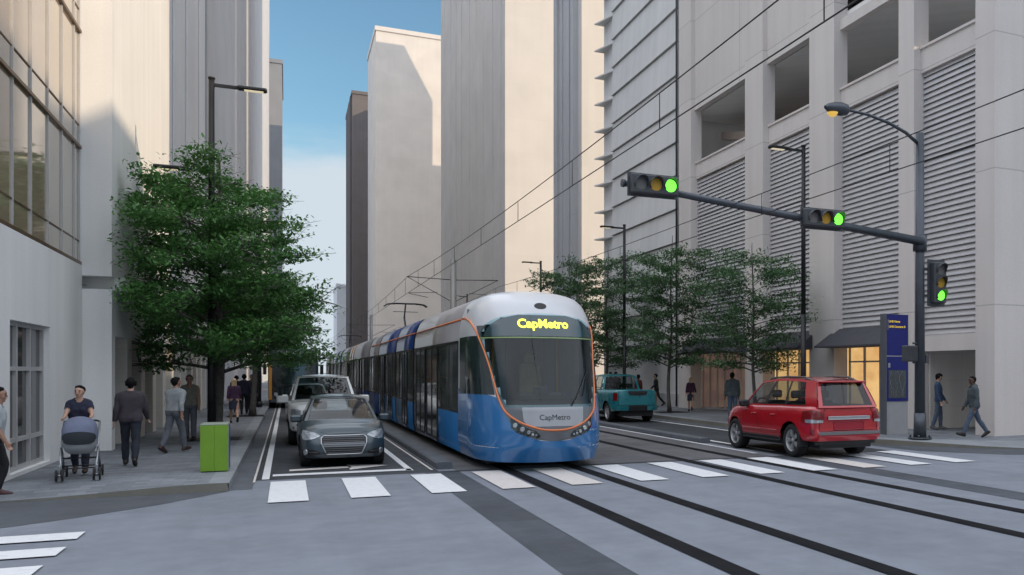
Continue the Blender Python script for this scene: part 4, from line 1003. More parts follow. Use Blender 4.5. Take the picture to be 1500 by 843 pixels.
    def wheels(c, rim='five', rw=None, tw=.21, track=None):
        r = rw or c.p['rw']; tr = track or (c.p['W']-tw/2-.05)
        proto = None
        for xw in c.p['axles']:
            for sd in (1, -1):
                if proto is None:
                    w = empty('wheel'); w.parent = c.t
                    b = MB(); h = tw/2; ri = r*.66
                    b.lathe([(ri, -h*.9), (ri+.02, -h), (r*.93, -h), (r*.985, -h*.82), (r, -h*.5), (r, h*.5), (r*.985, h*.82), (r*.93, h), (ri+.02, h), (ri, h*.9)], 36, 'y'); b.build('tyre', RUBBER, w)
                    g = MB()
                    g.lathe([(ri*1.0, h*.95), (ri*.97, h*.80), (ri*.9, h*.45), (ri*.88, -h*.9)], 30, 'y'); g.lathe([(.001, h*.1), (ri*.9, h*.1)], 24, 'y', m=1)
                    ns = 5 if rim in ('five', 'twin') else 8
                    for k in range(ns):
                        for off in ((-.13, .13) if rim == 'twin' else (0,)):
                            a = 2*math.pi*k/ns; a1 = a+off
                            p0 = Vector((ri*.16*math.cos(a), h*.72, ri*.16*math.sin(a))); p1 = Vector((ri*.94*math.cos(a1), h*.72, ri*.94*math.sin(a1)))
                            d = (p1-p0).normalized(); sdv = Vector((-d.z, 0, d.x)); w0, w1 = (ri*.13, ri*.10) if rim != 'twin' else (ri*.07, ri*.085)
                            A = [g.pt(p0+sdv*w0), g.pt(p0-sdv*w0), g.pt(p1-sdv*w1), g.pt(p1+sdv*w1)]; dn = Vector((0, -h*.4, 0))
                            B = [g.pt(Vector(g.v[i])+dn) for i in A]; g.face(A, 0); 
                            for e in range(4): g.face((A[e], B[e], B[(e+1) % 4], A[(e+1) % 4]), 0)
                    g.lathe([(.001, h*.82), (ri*.16, h*.80), (ri*.2, h*.6)], 16, 'y'); g.build('rim', [ALLOY, DARK], w); proto = w
                else: w = copy_tree(proto, c.t)
                w.location = (xw, sd*tr, r); w.rotation_euler = (0, rng.uniform(0, 6), 0 if sd > 0 else math.pi)
    def cabin(c, g):
        """g: base/roof corners, pillars; g['wb'],g['rf'],g['rr'],g['rb'] = (x, halfwidth, z)"""
        wb, rf, rr, rb = g['wb'], g['rf'], g['rr'], g['rb']
        def side(u, v, sd, off=0.):
            lo = Vector((wb[0]+(rb[0]-wb[0])*u, wb[1]+(rb[1]-wb[1])*u, wb[2]+(rb[2]-wb[2])*u))
            bl = 4*u*(1-u); lo.y += .03*bl
            up = Vector((rf[0]+(rr[0]-rf[0])*u, rf[1]+(rr[1]-rf[1])*u, rf[2]+(rr[2]-rf[2])*u)); up.z += g.get('arc', .04)*bl; up.y += .02*bl
            p = lo.lerp(up, v); p.y += .035*4*v*(1-v)*.6 + off; p.z += off*.35; return Vector((p.x, p.y*sd, p.z))
        def front(u, v, off=0.):   # u -1..1 across
            bow = g.get('bow', .10)
            lo = Vector((wb[0]+bow*(1-u*u), wb[1]*u, wb[2]+.0)); up = Vector((rf[0]+bow*.8*(1-u*u), rf[1]*u, rf[2]+g.get('rcrown', .03)*(1-u*u)))
            p = lo.lerp(up, v); d = (up-lo).normalized(); p.x += off*d.z; p.z += off*abs(d.x)+.02*4*v*(1-v); return p
        def rear(u, v, off=0.):
            bow = g.get('rbow', .06)
            lo = Vector((rb[0]-bow*(1-u*u), rb[1]*u, rb[2])); up = Vector((rr[0]-bow*.7*(1-u*u), rr[1]*u, rr[2]+g.get('rcrown', .03)*(1-u*u)))
            p = lo.lerp(up, v); p.x -= off; return p
        N = 10
        def strip(b, fn, u0, u1, v0, v1, off, nu=N, nv=6, m=0, u0t=None, u1t=None):
            u0t = u0 if u0t is None else u0t; u1t = u1 if u1t is None else u1t
            b.grid([[fn(( (u0+(u0t-u0)*(j/nv)) + ((u1+(u1t-u1)*(j/nv))-(u0+(u0t-u0)*(j/nv)))*i/nu), v0+(v1-v0)*j/nv, off) for i in range(nu+1)] for j in range(nv+1)], m, True)
        gl = g.get('glass', CARGL)
        b = MB(); strip(b, front, -.97, .97, .02, .97, 0); b.build('windscreen', gl, c.t)
        b = MB(); strip(b, rear, -.95, .95, .04, .95, 0); b.build('rear_window', g.get('rglass', gl), c.t)
        fr = MB()
        for u in (-1, 1): strip(fr, front, u, u*.915, 0, 1, .008, 2, 8)
        strip(fr, front, -1, 1, .955, 1.0, .008, 16, 2)
        rp = g.get('rpill', .86)
        for u in (-1, 1): strip(fr, rear, u, u*rp, 0, 1, .008, 2, 8, 0, u, u*g.get('rpillt', rp))
        strip(fr, rear, -1, 1, .93, 1.0, .010, 16, 2); strip(fr, rear, -1, 1, -.02, .05, .008, 16, 2)
        pil = g['pillars']       # list of (u0, u1, u0top, u1top, material index)
        for sd in (-1, 1):
            fn = lambda u, v, off, sd=sd: side(u, v, sd, off)
            for u0, u1, t0, t1, mi in pil: strip(fr, fn, u0, u1, 0, 1, .010, 3, 8, mi, t0, t1)
            strip(fr, fn, 0, 1, -.03, .05, .011, 20, 2); strip(fr, fn, 0, 1, .92, 1.0, .012, 20, 2)
            edges = [(p[1], p[3], q[0], q[2]) for p, q in zip(pil, pil[1:])]
            for e in edges:
                b = MB(); strip(b, fn, e[0]-.006, e[2]+.006, .03, .95, .0, 6, 6, 0, e[1]-.006, e[3]+.006); b.build('side_window', g.get('sglass', gl), c.t)
        fr.build('window_frame', [c.paint, DARK], c.t)
        r = MB(); rows = []
        for i in range(21):
            u = i/20; L = side(u, 1, 1, .012); Rr = side(u, 1, -1, .012); row = []
            f0 = front(0, 1); 
            for k in range(17):
                w = 2*k/16-1; p = L.lerp(Rr, (1-w)/2 if False else k/16); e = 1-abs(w)**3.0
                p.z += g.get('rcrown', .03)*(1-w*w) + .02*e; xb = 0
                if u < .3: xb = g.get('bow', .1)*.8*(1-w*w)*(1-u/.3)
                if u > .7: xb = -g.get('rbow', .06)*.7*(1-w*w)*((u-.7)/.3)
                p.x += xb; row.append(p)
            rows.append(row)
        r.grid(rows, 0, True); r.build('roof', c.paint, c.t)
        # headliner
        hl = MB(); hl.grid([[Vector((p.x, p.y*.96, p.z-.045)) for p in row] for row in rows], 0, True); hl.build('headliner', INTER, c.t)
        return side, front, rear
    def seats(c, xs, z, w=.5, y=.38, h=.62):
        for i, x in enumerate(xs):
            for sd in (-1, 1):
                b = MB(); b.rbox((x-.05, sd*y, z+h*.42), (.16, w, h*.84), .06); b.rbox((x-.08, sd*y, z+h+.06), (.11, .27, .19), .05); b.rbox((x+.22, sd*y, z+.03), (.5, w, .16), .05); b.build('seat', INTER, c.t)
    def wheel_steer(c, x, z, y=.38):
        b = MB(); pts = [(x+.07*math.sin(a), y+.18*math.cos(a), z+.17*math.sin(a)) for a in frange(0, 2*math.pi, 21)]; b.tube(pts, .016, 6, caps=False); b.cyl((x, y-.17, z), (x, y+.17, z), .015, n=6); b.build('steering_wheel', DARK, c.t)
    def mirrors(c, x, y, z, s=1.0, m=None):
        for sd in (-1, 1):
            b = MB(); b.rbox((x, sd*(y+.12*s), z+.05), (.13*s, .22*s, .15*s), .045, 0, 3); b.cyl((x, sd*(y-.03), z-.01), (x, sd*(y+.06), z+.02), .03, n=8, m=1); b.build('mirror', [m or c.paint, DARK], c.t)
    def handles(c, xs, z, m=None):
        for x in xs:
            for sd in (-1, 1):
                s = c.s_of(x, sd); b = MB(); b.tube([c.at(s-.10, z, .005), c.at(s-.085, z, .03), c.at(s+.085, z, .03), c.at(s+.10, z, .005)], .014, 6); b.build('door_handle', m or c.paint, c.t)

def person_bust(parent, loc, skin, shirt):
    pass

# ---- dark blue grey hatchback facing the junction
P_HATCH = mat('blue_grey_car_paint', (.050, .072, .086), .34, metal=.3, coat=.4, noise=.04, nscale=2)
h = Car('parked_car', 'dark blue grey hatchback waiting at the stop line with a wide framed grille', (1.12, 23.6, .004), R(-90), dict(
    paint=P_HATCH, xf=1.98, xr=-1.98, W=.87, n=5, nr=10, rw=.315, arch=.375, axles=(-1.22, 1.25), sill=[(-2, .30), (-1.7, .22), (1.6, .20), (2, .21)], sillz=.2,
    belt=[(-1.98, .95), (-1.0, .98), (.2, .94), (.95, .93), (1.45, .86), (1.75, .78), (1.98, .67)], crown=.045, cab=(-1.8, .72),
    prof_f=[(0, .07), (.12, .02), (.3, 0), (.6, .02), (.85, .07), (.95, .12), (1, .17)], prof_r=[(0, .06), (.3, 0), (.7, .03), (1, .1)], prof_s=[(0, .05), (.12, .015), (.4, .0), (.75, .012), (.93, .04), (1, .085)], seams=[(.72, .3, .9), (-.45, .3, .9)]))
h.t.scale = (1.04,)*3; h.body()
h.cabin(dict(wb=(.86, .735, .935), rf=(.10, .555, 1.385), rr=(-1.45, .53, 1.38), rb=(-1.86, .70, .98), bow=.12, pillars=[(0, .03, 0, .04, 0), (.50, .53, .49, .53, 1), (.92, 1, .86, 1, 0)], rcrown=.035))
h.wheels('five', tw=.22)
h.seats((-.15, -1.1), .55); h.wheel_steer(.52, .93, .36)
h.mirrors(.62, .78, .93)
# grille
gp = [(-.40, .665), (.40, .665), (.45, .62), (.44, .52), (.335, .285), (-.335, .285), (-.44, .52), (-.45, .62)]
h.patch('grille', DARK, [(-.445, .50, .62), (-.40, .40, .66), (-.335, .29, .66), (0, .285, .665), (.335, .29, .66), (.40, .40, .66), (.445, .50, .62)], .006, 4, 6)
for i, z in enumerate(frange(.32, .63, 9)):
    w = lerp_tab([(.285, .325), (.52, .425), (.66, .40)], z); h.outline('grille_bar', mat('grille_bar', (.11, .115, .12), .3, metal=.7), [(-w, z), (w, z)], .0075, .012, closed=False)
h.patch('number_plate_panel', mat('grille_mid', (.20, .21, .22), .35, metal=.4), [(-.40, .43, .53), (0, .43, .53), (.40, .43, .53)], .012, 6, 2)
h.outline('grille_frame', SILV, gp, .014, .012)
for sd in (-1, 1):
    h.patch('headlight', mat('headlight_inner', (.30, .33, .36), .12, noise=.4, nscale=18, coat=.6), [(sd*.50, .655, .675), (sd*.60, .61, .705), (sd*.72, .585, .735), (sd*.84, .58, .76), (sd*.95, .60, .775), (sd*1.06, .66, .785)], .008, 3, 4)
    h.patch('light_strip', LIGHTGL, [(sd*.52, .650, .668), (sd*.62, .612, .64), (sd*.72, .605, .628), (sd*.80, .64, .67), (sd*.9, .68, .72), (sd*1.0, .70, .75)], .013, 3, 3)
    h.patch('fog_grille', DARK, [(sd*.46, .285, .33), (sd*.58, .275, .385), (sd*.82, .28, .395), (sd*.93, .31, .38)], .006, 3, 4)
    h.outline('fog_bar', mat('grille_bar', (.11, .115, .12), .3), [(sd*.50, .33), (sd*.90, .345)], .008, .01, closed=False)
    b = MB(); c0 = h.at(sd*.78, .335, .004); n_ = (h.at(sd*.78, .335, .1)-c0).normalized(); b.cyl(c0, c0+n_*.03, .062, .055, 16); b.build('fog_light', LIGHTGL, h.t)
h.outline('bonnet_line', DARK, [(-.5, .735), (-.3, .70), (.3, .70), (.5, .735)], .004, .003, closed=False)
h.handles((-.25,), .80)

# ---- white pickup behind it
P_WHITE = mat('white_car_paint', (.80, .80, .79), .25, coat=.7, noise=.03, nscale=2)
def pickup(name, label, loc, rz, paint, glass=CARGL):
    c = Car(name, label, loc, rz, dict(paint=paint, xf=2.95, xr=-2.92, W=1.0, n=5, nr=9, rw=.41, arch=.50, axles=(-1.82, 1.86), sill=[(-2.92, .52), (-2.4, .46), (2.5, .42), (2.95, .40)], sillz=.40,
        belt=[(-2.92, 1.30), (.0, 1.29), (.9, 1.26), (1.3, 1.24), (2.2, 1.19), (2.7, 1.13), (2.95, 1.05)], crown=.05, cab=(-.92, 1.38), bed=(-2.80, -.85),
        prof_f=[(0, .06), (.15, .0), (.6, 0), (.85, .03), (1, .10)], prof_r=[(0, .03), (.15, .0), (.9, 0), (1, .015)], prof_s=[(0, .05), (.12, .01), (.5, .0), (.8, .015), (.94, .04), (1, .08)], seams=[(1.22, .5, 1.24), (.20, .5, 1.25), (-.80, .5, 1.25)]), 'pickup truck')
    c.body()
    c.cabin(dict(wb=(1.32, .86, 1.25), rf=(.62, .70, 1.90), rr=(-.72, .69, 1.90), rb=(-.86, .85, 1.29), bow=.12, rbow=.03, pillars=[(0, .03, 0, .05, 0), (.47, .53, .45, .53, 1), (.92, 1, .90, 1, 0)], rpill=.9, rcrown=.04, arc=.03, glass=glass))
    c.seats((.15, -.6), .80, .52, .42, .62); c.wheel_steer(.95, 1.22, .42)
    b = MB(); b.box(-2.82, -.9, -.80, .80, .82, .86); b.box(-2.82, -.9, -.82, -.79, .82, 1.27); b.box(-2.82, -.9, .79, .82, .82, 1.27); b.box(-2.83, -2.80, -.82, .82, .82, 1.29); b.box(-.93, -.89, -.82, .82, .82, 1.28); b.build('cargo_bed', DARK, c.t)
    c.wheels('eight', tw=.27); c.mirrors(1.02, .93, 1.22, 1.45); c.handles((.45, -.6), 1.08)
    return c
w = pickup('pickup_truck', 'white pickup truck waiting behind the dark hatchback', (.99, 31.0, .004), R(-90), P_WHITE, CARGL)
for sd in (-1, 1):
    w.patch('headlight', mat('headlight_inner', (.30, .33, .36), .12), [(sd*.66, .86, 1.0), (sd*.80, .85, 1.03), (sd*.94, .85, 1.04), (sd*1.12, .88, 1.03)], .01, 4, 4)
    w.patch('light_strip', LIGHTGL, [(sd*.70, .88, .98), (sd*.82, .88, 1.0), (sd*.92, .9, 1.0)], .016, 3, 3)
    w.patch('fog_grille', DARK, [(sd*.70, .46, .62), (sd*.90, .46, .63), (sd*1.05, .48, .62)], .008, 4, 4)
    b = MB(); c0 = w.at(sd*.88, .54, .004); n_ = (w.at(sd*.88, .54, .1)-c0).normalized(); b.cyl(c0, c0+n_*.03, .06, .05, 14); b.build('fog_light', LIGHTGL, w.t)
w.patch('grille', DARK, [(-.6, .70, 1.0), (0, .68, 1.01), (.6, .70, 1.0)], .008, 10, 5)
for z in (.76, .84, .92): w.outline('grille_bar', SILV, [(-.58, z), (.58, z)], .018, .015, closed=False)
w.outline('grille_frame', SILV, [(-.6, .69), (.6, .69), (.61, 1.0), (-.61, 1.0)], .016, .012)
w.patch('bumper', P_WHITE, [(-1.12, .46, .66), (-.7, .43, .66), (0, .42, .66), (.7, .43, .66), (1.12, .46, .66)], .035, 8, 4)

# ---- teal pickup driving away on the right
P_TEAL = mat('teal_car_paint', (.014, .20, .235), .28, coat=.7, metal=.15, noise=.04, nscale=2)
q = pickup('pickup_truck', 'teal crew cab pickup truck seen from behind on the right hand lane', (12.88, 38.3, .004), R(90), P_TEAL, CARGL2)
hp = q.per/2
for sd in (-1, 1):
    q.patch('tail_light', REDL, [(sd*(hp-1.13), .90, 1.22), (sd*(hp-1.0), .89, 1.23), (sd*(hp-.86), .90, 1.22)], .012, 5, 5)
q.patch('tailgate', P_TEAL, [(hp-.80, .72, 1.285), (hp, .72, 1.285), (hp+.80, .72, 1.285)], .02, 10, 5)
q.patch('tailgate_handle', DARK, [(hp-.42, 1.22, 1.28), (hp-.36, 1.12, 1.28), (hp, 1.10, 1.28), (hp+.36, 1.12, 1.28), (hp+.42, 1.22, 1.28)], .03, 4, 4)
q.patch('bumper', P_TEAL, [(hp-1.1, .50, .69), (hp-.35, .49, .69), (hp+.35, .49, .69), (hp+1.1, .50, .69)], .06, 8, 4)
q.patch('number_plate_panel', DARK, [(hp-.40, .49, .70), (hp+.40, .49, .70)], .075, 8, 4)
q.outline('tailgate_seam', DARK, [(hp-.81, .71), (hp+.81, .71), (hp+.81, 1.285), (hp-.81, 1.285)], .006, .016)
b = MB(); b.cyl((-1.82, -.7, .42), (-1.82, .7, .42), .07); b.rbox((-1.82, 0, .42), (.25, .3, .25), .08); b.build('rear_axle', DARK, q.t)

# ---- red off-roader turning in the junction
P_RED = mat('red_car_paint', (.42, .007, .016), .22, coat=.9, metal=.1, noise=.05, nscale=1.5)
s_ = Car('off_road_car', 'red off road car with roof rails and alloy wheels driving over the right hand crosswalk', (12.0, 20.95, .004), R(91.5), dict(
    paint=P_RED, xf=2.48, xr=-2.45, W=.99, n=3.8, nr=12, rw=.395, arch=.475, axles=(-1.42, 1.43), sill=[(-2.45, .42), (-2.2, .42), (-1, .43), (1.9, .42), (2.48, .45)], sillz=.40,
    belt=[(-2.45, 1.20), (-1, 1.19), (.6, 1.16), (1.0, 1.15), (1.6, 1.11), (2.2, 1.03), (2.48, .92)], crown=.06, cab=(-2.35, 1.05),
    prof_f=[(0, .08), (.2, .0), (.6, .02), (.85, .07), (1, .2)], prof_r=[(0, .05), (.1, .0), (.26, 0), (.33, .05), (.6, .06), (.8, .055), (1, .10)], prof_s=[(0, .05), (.12, .01), (.45, .0), (.75, .02), (.93, .05), (1, .10)], seams=[(1.0, .5, 1.13), (.05, .5, 1.15), (-.85, .95, 1.15)]))
s_.t.scale = (1.04, 1.06, 1.03); s_.body()
s_.cabin(dict(wb=(1.12, .80, 1.16), rf=(.38, .645, 1.77), rr=(-2.06, .63, 1.78), rb=(-2.36, .79, 1.20), bow=.14, rbow=.05, arc=.07, pillars=[(0, .02, 0, .03, 0), (.30, .335, .285, .335, 1), (.585, .61, .58, .61, 1), (.86, 1, .83, 1, 0)], rpill=.86, rpillt=.90, rcrown=.03, glass=CARGL2, rglass=CARGL3))
s_.wheels('twin', tw=.27)
s_.seats((.25, -.65), .78, .50, .40, .62); s_.wheel_steer(.88, 1.16, .40); s_.mirrors(.80, .86, 1.16, 1.15, DARK)
s_.handles((.32, -.62), .98)
hs = s_.per/2
for sd in (-1, 1):
    s_.patch('tail_light', REDL, [(sd*(hs-1.36), .86, 1.10), (sd*(hs-1.15), .85, 1.13), (sd*(hs-.98), .85, 1.14), (sd*(hs-.80), .86, 1.12), (sd*(hs-.66), .90, 1.06)], .02, 5, 5)
    s_.patch('light_strip', LIGHTGL, [(sd*(hs-1.20), .85, .92), (sd*(hs-1.0), .84, .92), (sd*(hs-.70), .85, .91)], .026, 6, 3)
    s_.patch('reflector', REDL, [(sd*(hs-1.04), .58, .70), (sd*(hs-.93), .58, .70)], .015, 3, 3)
    b = MB(); pts = [(.15, sd*.60, 1.80), (.02, sd*.60, 1.865), (-.7, sd*.60, 1.895), (-.72, sd*.60, 1.895), (-1.5, sd*.60, 1.89), (-1.85, sd*.59, 1.80)]; b.tube(pts, .022, 8); 
    for x in (0, -.72, -1.6): b.rbox((x, sd*.60, 1.84), (.22, .05, .06), .02)
    b.build('roof_rail', mat('rail_grey', (.12, .125, .13), .35, metal=.6), s_.t)
    b = MB(); b.rbox((-1.85, sd*.87, .42), (.03, .26, .30), .01); b.build('mud_flap', DARK, s_.t)
s_.patch('chrome_strip', SILV, [(hs-.56, .92, .985), (hs, .92, .985), (hs+.56, .92, .985)], .035, 10, 3, thick=.01)
s_.patch('number_plate_panel', mat('red_recess', (.30, .014, .03), .35), [(hs-.40, .68, .86), (hs, .67, .87), (hs+.40, .68, .86)], .008, 8, 3, thick=.012)
s_.patch('bumper_step', mat('step_grey', (.14, .14, .145), .5), [(hs-.82, .575, .635), (hs, .57, .635), (hs+.82, .575, .635)], .02, 12, 3, thick=.008)
s_.outline('tailgate_seam', DARK, [(hs-.62, 1.16), (hs-.78, .84), (hs-.80, .66), (hs+.80, .66), (hs+.78, .84), (hs+.62, 1.16)], .006, .006, closed=False)
s_.patch('lower_valance', DARK, [(hs-1.0, .34, .43), (hs, .33, .43), (hs+1.0, .34, .43)], -.05, 10, 3)
for sd in (-1, 1):
    s0, s1 = s_.s_of(.95, sd), s_.s_of(-.92, sd); s_.patch('side_step', DARK, [(s0, .36, .44), ((s0+s1)/2, .36, .44), (s1, .36, .44)], .01, 8, 2, thick=.02)
    s_.outline('side_moulding', P_RED, [(s_.s_of(.92, sd), .60), (s_.s_of(-.85, sd), .60)], .022, .0, closed=False)
b = MB()
for k in range(2): b.box(-2.10, -1.75, -.60, .60, 1.73, 1.745)
b.rbox((-2.10, 0, 1.785), (.20, 1.22, .045), .02); b.build('spoiler', P_RED, s_.t)
b = MB(); b.cyl((-1.42, -.7, .40), (-1.42, .7, .40), .07); b.build('rear_axle', DARK, s_.t)

# ---- traffic far behind: white car and a coach
wc = Car('parked_car', 'white car queueing behind the white pickup, mostly hidden', (.85, 44, .004), R(-90), dict(
    paint=P_WHITE, xf=2.2, xr=-2.2, W=.9, n=3.6, nr=4, rw=.33, arch=.40, axles=(-1.3, 1.35), sill=[(-2.2, .3), (0, .2), (2.2, .22)], sillz=.2,
    belt=[(-2.2, .98), (0, 1.0), (.9, .98), (1.6, .88), (2.2, .70)], crown=.05, cab=(-1.8, .9),
    prof_f=[(0, .07), (.3, 0), (.7, .04), (1, .18)], prof_r=[(0, .05), (.4, 0), (1, .1)], prof_s=[(0, .05), (.15, 0), (.8, .02), (1, .09)]))
wc.body(140, 10); wc.cabin(dict(wb=(1.0, .75, .99), rf=(.25, .58, 1.50), rr=(-1.2, .56, 1.49), rb=(-1.8, .72, 1.0), bow=.12, pillars=[(0, .03, 0, .04, 0), (.5, .54, .49, .54, 1), (.92, 1, .88, 1, 0)])); wc.wheels('five'); wc.mirrors(.75, .8, .98)
def coach():
    t = empty('coach', (.35, 64, .004), R(-90), 'dark glazed amber coach at the back of the queue, partly behind the tree', 'bus')
    b = MB(); W, H = 1.28, 3.45
    prof = [(-W, .35), (-W, 2.2), (-W*.99, 3.0), (-W*.93, 3.3), (-W*.75, H), (W*.75, H), (W*.93, 3.3), (W*.99, 3.0), (W, 2.2), (W, .35)]
    xs = [(6.0, .90, -.0), (5.95, .97, 0), (5.8, 1.0, 0), (-6, 1, 0)]
    rows = [[(x - (.30*max(0, (z-1.2)/2.2) if x > 5 else 0), y*s, z*(1 if x < 5.7 else .985)) for y, z in prof] for x, s, _ in xs]
    ids = b.grid(rows, 0, False); b.face(ids[0][::-1]); b.face(ids[-1]); b.build('body', mat('coach_grey', (.05, .055, .065), .3, coat=.4), t)
    b = MB(); b.box(-5.7, 5.6, -W-.012, -W-.002, .4, 1.3); b.box(5.35, 5.75, -W-.012, -W-.002, 1.3, 3.1); b.build('side_panel', T_AMBER, t)
    b = MB(); b.grid([[(6.04-.30*max(0, (z-1.2)/2.2)-.10*u*u, u*W*.90, z) for u in frange(-1, 1, 11)] for z in frange(1.25, 3.32, 8)], 0, True); b.build('windscreen', T_GLASS, t)
    b = MB(); b.grid([[(6.05-.10*u*u, u*W*.9, z) for u in frange(-1, 1, 11)] for z in (.55, 1.2)], 0, True); b.build('front_panel', T_GLASS, t)
    b = MB(); b.grid([[(6.06-.30*max(0, (z-1.2)/2.2)-.10*u*u, u*W*.78, z) for u in frange(-1, 1, 11)] for z in (3.12, 3.28)], 0, True); b.build('destination_sign', PLATE, t)
    b = MB(); b.grid([[(6.07-.30*max(0, (z-1.2)/2.2)-.10*.6, -y, z) for y in (W*.86, W*.98)] for z in frange(.5, 2.9, 8)], 0, True); b.build('amber_edge', T_AMBER, t)
    for sd in (-1, 1):
        b = MB(); b.box(-5.6, 5.3, min(sd*(W+.005), sd*(W+.03)), max(sd*(W+.005), sd*(W+.03)), 1.35, 2.75); b.build('side_window', T_GLASS, t)
        b = MB(); b.rbox((6.05, sd*(W+.18), 2.2), (.12, .18, .55), .04); b.cyl((5.9, sd*(W-.05), 2.5), (6.05, sd*(W+.18), 2.45), .03); b.build('mirror', BLACK, t)
        b = MB(); c0 = (6.04, sd*.9, .8); b.cyl(c0, (6.08, sd*.9, .8), .11, n=14); b.build('headlight', LIGHTGL, t)
        for x in (3.9, -3.2):
            b = MB(); b.lathe([(.001, -.15), (.3, -.15), (.46, -.15), (.5, -.1), (.5, .1), (.46, .15), (.3, .15), (.001, .15)], 24, 'y', (x, sd*1.12, .5)); b.build('wheel', RUBBER, t)
coach()
# ------------------------------------------------------------------ people
SKIN_L = mat('skin_light', (.50, .30, .22), .55, noise=.06, nscale=12)
SKIN_M = mat('skin_tan', (.34, .19, .13), .55, noise=.06, nscale=12)
SKIN_D = mat('skin_dark', (.095, .05, .034), .5, noise=.06, nscale=12)
HAIR_K = mat('black_hair', (.009, .008, .008), .8, noise=.3, nscale=40, spec=.15, bump=.5, bscale=70)
HAIR_B = mat('blonde_hair', (.50, .36, .22), .5, noise=.2, nscale=40)
HAIR_R = mat('brown_hair', (.06, .03, .018), .5, noise=.3, nscale=40)
EYE = mat('eye', (.02, .015, .012), .15); LIP = mat('lip', (.30, .10, .09), .5)
def cloth(n, c): return mat(n, c, .88, noise=.16, nscale=9, bump=.35, bscale=18)
C_NAVY = cloth('navy_cloth', (.018, .020, .042)); C_JEAN = cloth('dark_denim', (.020, .024, .036)); C_BLUEJ = cloth('blue_denim', (.075, .105, .155)); C_PLUM = cloth('plum_knit', (.050, .040, .050))
C_LGREY = cloth('pale_grey_shirt', (.30, .32, .33)); C_GTROU = cloth('grey_trousers', (.115, .125, .145)); C_BLACK = cloth('black_cloth', (.012, .012, .015)); C_TAN = cloth('khaki_vest', (.20, .19, .155))
C_PURP = cloth('purple_knit', (.055, .022, .058)); C_SKIRT = cloth('navy_skirt', (.035, .042, .075)); C_HOOD = cloth('grey_hoodie', (.062, .080, .088)); C_BLUES = cloth('blue_shirt', (.040, .070, .135)); C_DGREEN = cloth('dark_jacket', (.022, .026, .024)); C_RED = cloth('rust_top', (.13, .035, .03)); C_TEE = cloth('grey_tee', (.36, .40, .42))
S_DARK = mat('dark_shoe', (.018, .014, .013), .5); S_BROWN = mat('brown_shoe', (.045, .025, .02), .45); S_WHITE = mat('pale_sole_shoe', (.12, .12, .125), .6); S_RED = mat('maroon_shoe', (.06, .018, .02), .5)

def capsules_mesh(caps, n=12):
    vs, fs = [], []
    for p0, p1, r0, r1, *_ in caps:
        p0, p1 = Vector(p0), Vector(p1); ax = p1-p0
        if ax.length < 1e-5: ax = Vector((0, 0, 1e-4)); p1 = p0+ax
        d = ax.normalized(); ref = Vector((0, 0, 1)) if abs(d.z) < .9 else Vector((1, 0, 0)); u = d.cross(ref).normalized(); w = d.cross(u)
        rings = []
        for k in range(1, 5): a = -math.pi/2 + math.pi/2*k/4; rings.append((p0 + d*r0*math.sin(a), r0*math.cos(a)))
        for k in range(0, 4): a = math.pi/2*k/4; rings.append((p1 + d*r1*math.sin(a), r1*math.cos(a)))
        base = len(vs); vs.append(p0-d*r0)
        for c, r in rings:
            for i in range(n): t = 2*math.pi*i/n; vs.append(c + u*r*math.cos(t) + w*r*math.sin(t))
        vs.append(p1+d*r1); m = len(rings)
        for i in range(n): fs.append((base, base+1+(i+1) % n, base+1+i))
        for k in range(m-1):
            for i in range(n): a = base+1+k*n; fs.append((a+i, a+(i+1) % n, a+n+(i+1) % n, a+n+i))
        last = base+1+m*n; a = base+1+(m-1)*n
        for i in range(n): fs.append((a+i, a+(i+1) % n, last))
    me = bpy.data.meshes.new('tmp'); me.from_pydata([tuple(v) for v in vs], [], fs); return me
def fuse(caps, voxel, smooth=3, factor=.5):
    me = capsules_mesh(caps); o = bpy.data.objects.new('tmp', me); col.objects.link(o)
    r = o.modifiers.new('r', 'REMESH'); r.mode = 'VOXEL'; r.voxel_size = voxel; r.use_smooth_shade = True
    s = o.modifiers.new('s', 'SMOOTH'); s.iterations = smooth; s.factor = factor
    out = mesh_from(o); bpy.data.objects.remove(o); bpy.data.meshes.remove(me); return out
def seg_dist(P, caps):
    D = []
    for p0, p1, r0, r1, *_ in caps:
        a, b = np.array(p0, float), np.array(p1, float); ab = b-a; L = max(1e-9, ab@ab); t = np.clip(((P-a)@ab)/L, 0, 1)
        D.append(np.linalg.norm(P-(a+t[:, None]*ab), axis=1) - (r0+(r1-r0)*t))
    return np.array(D)

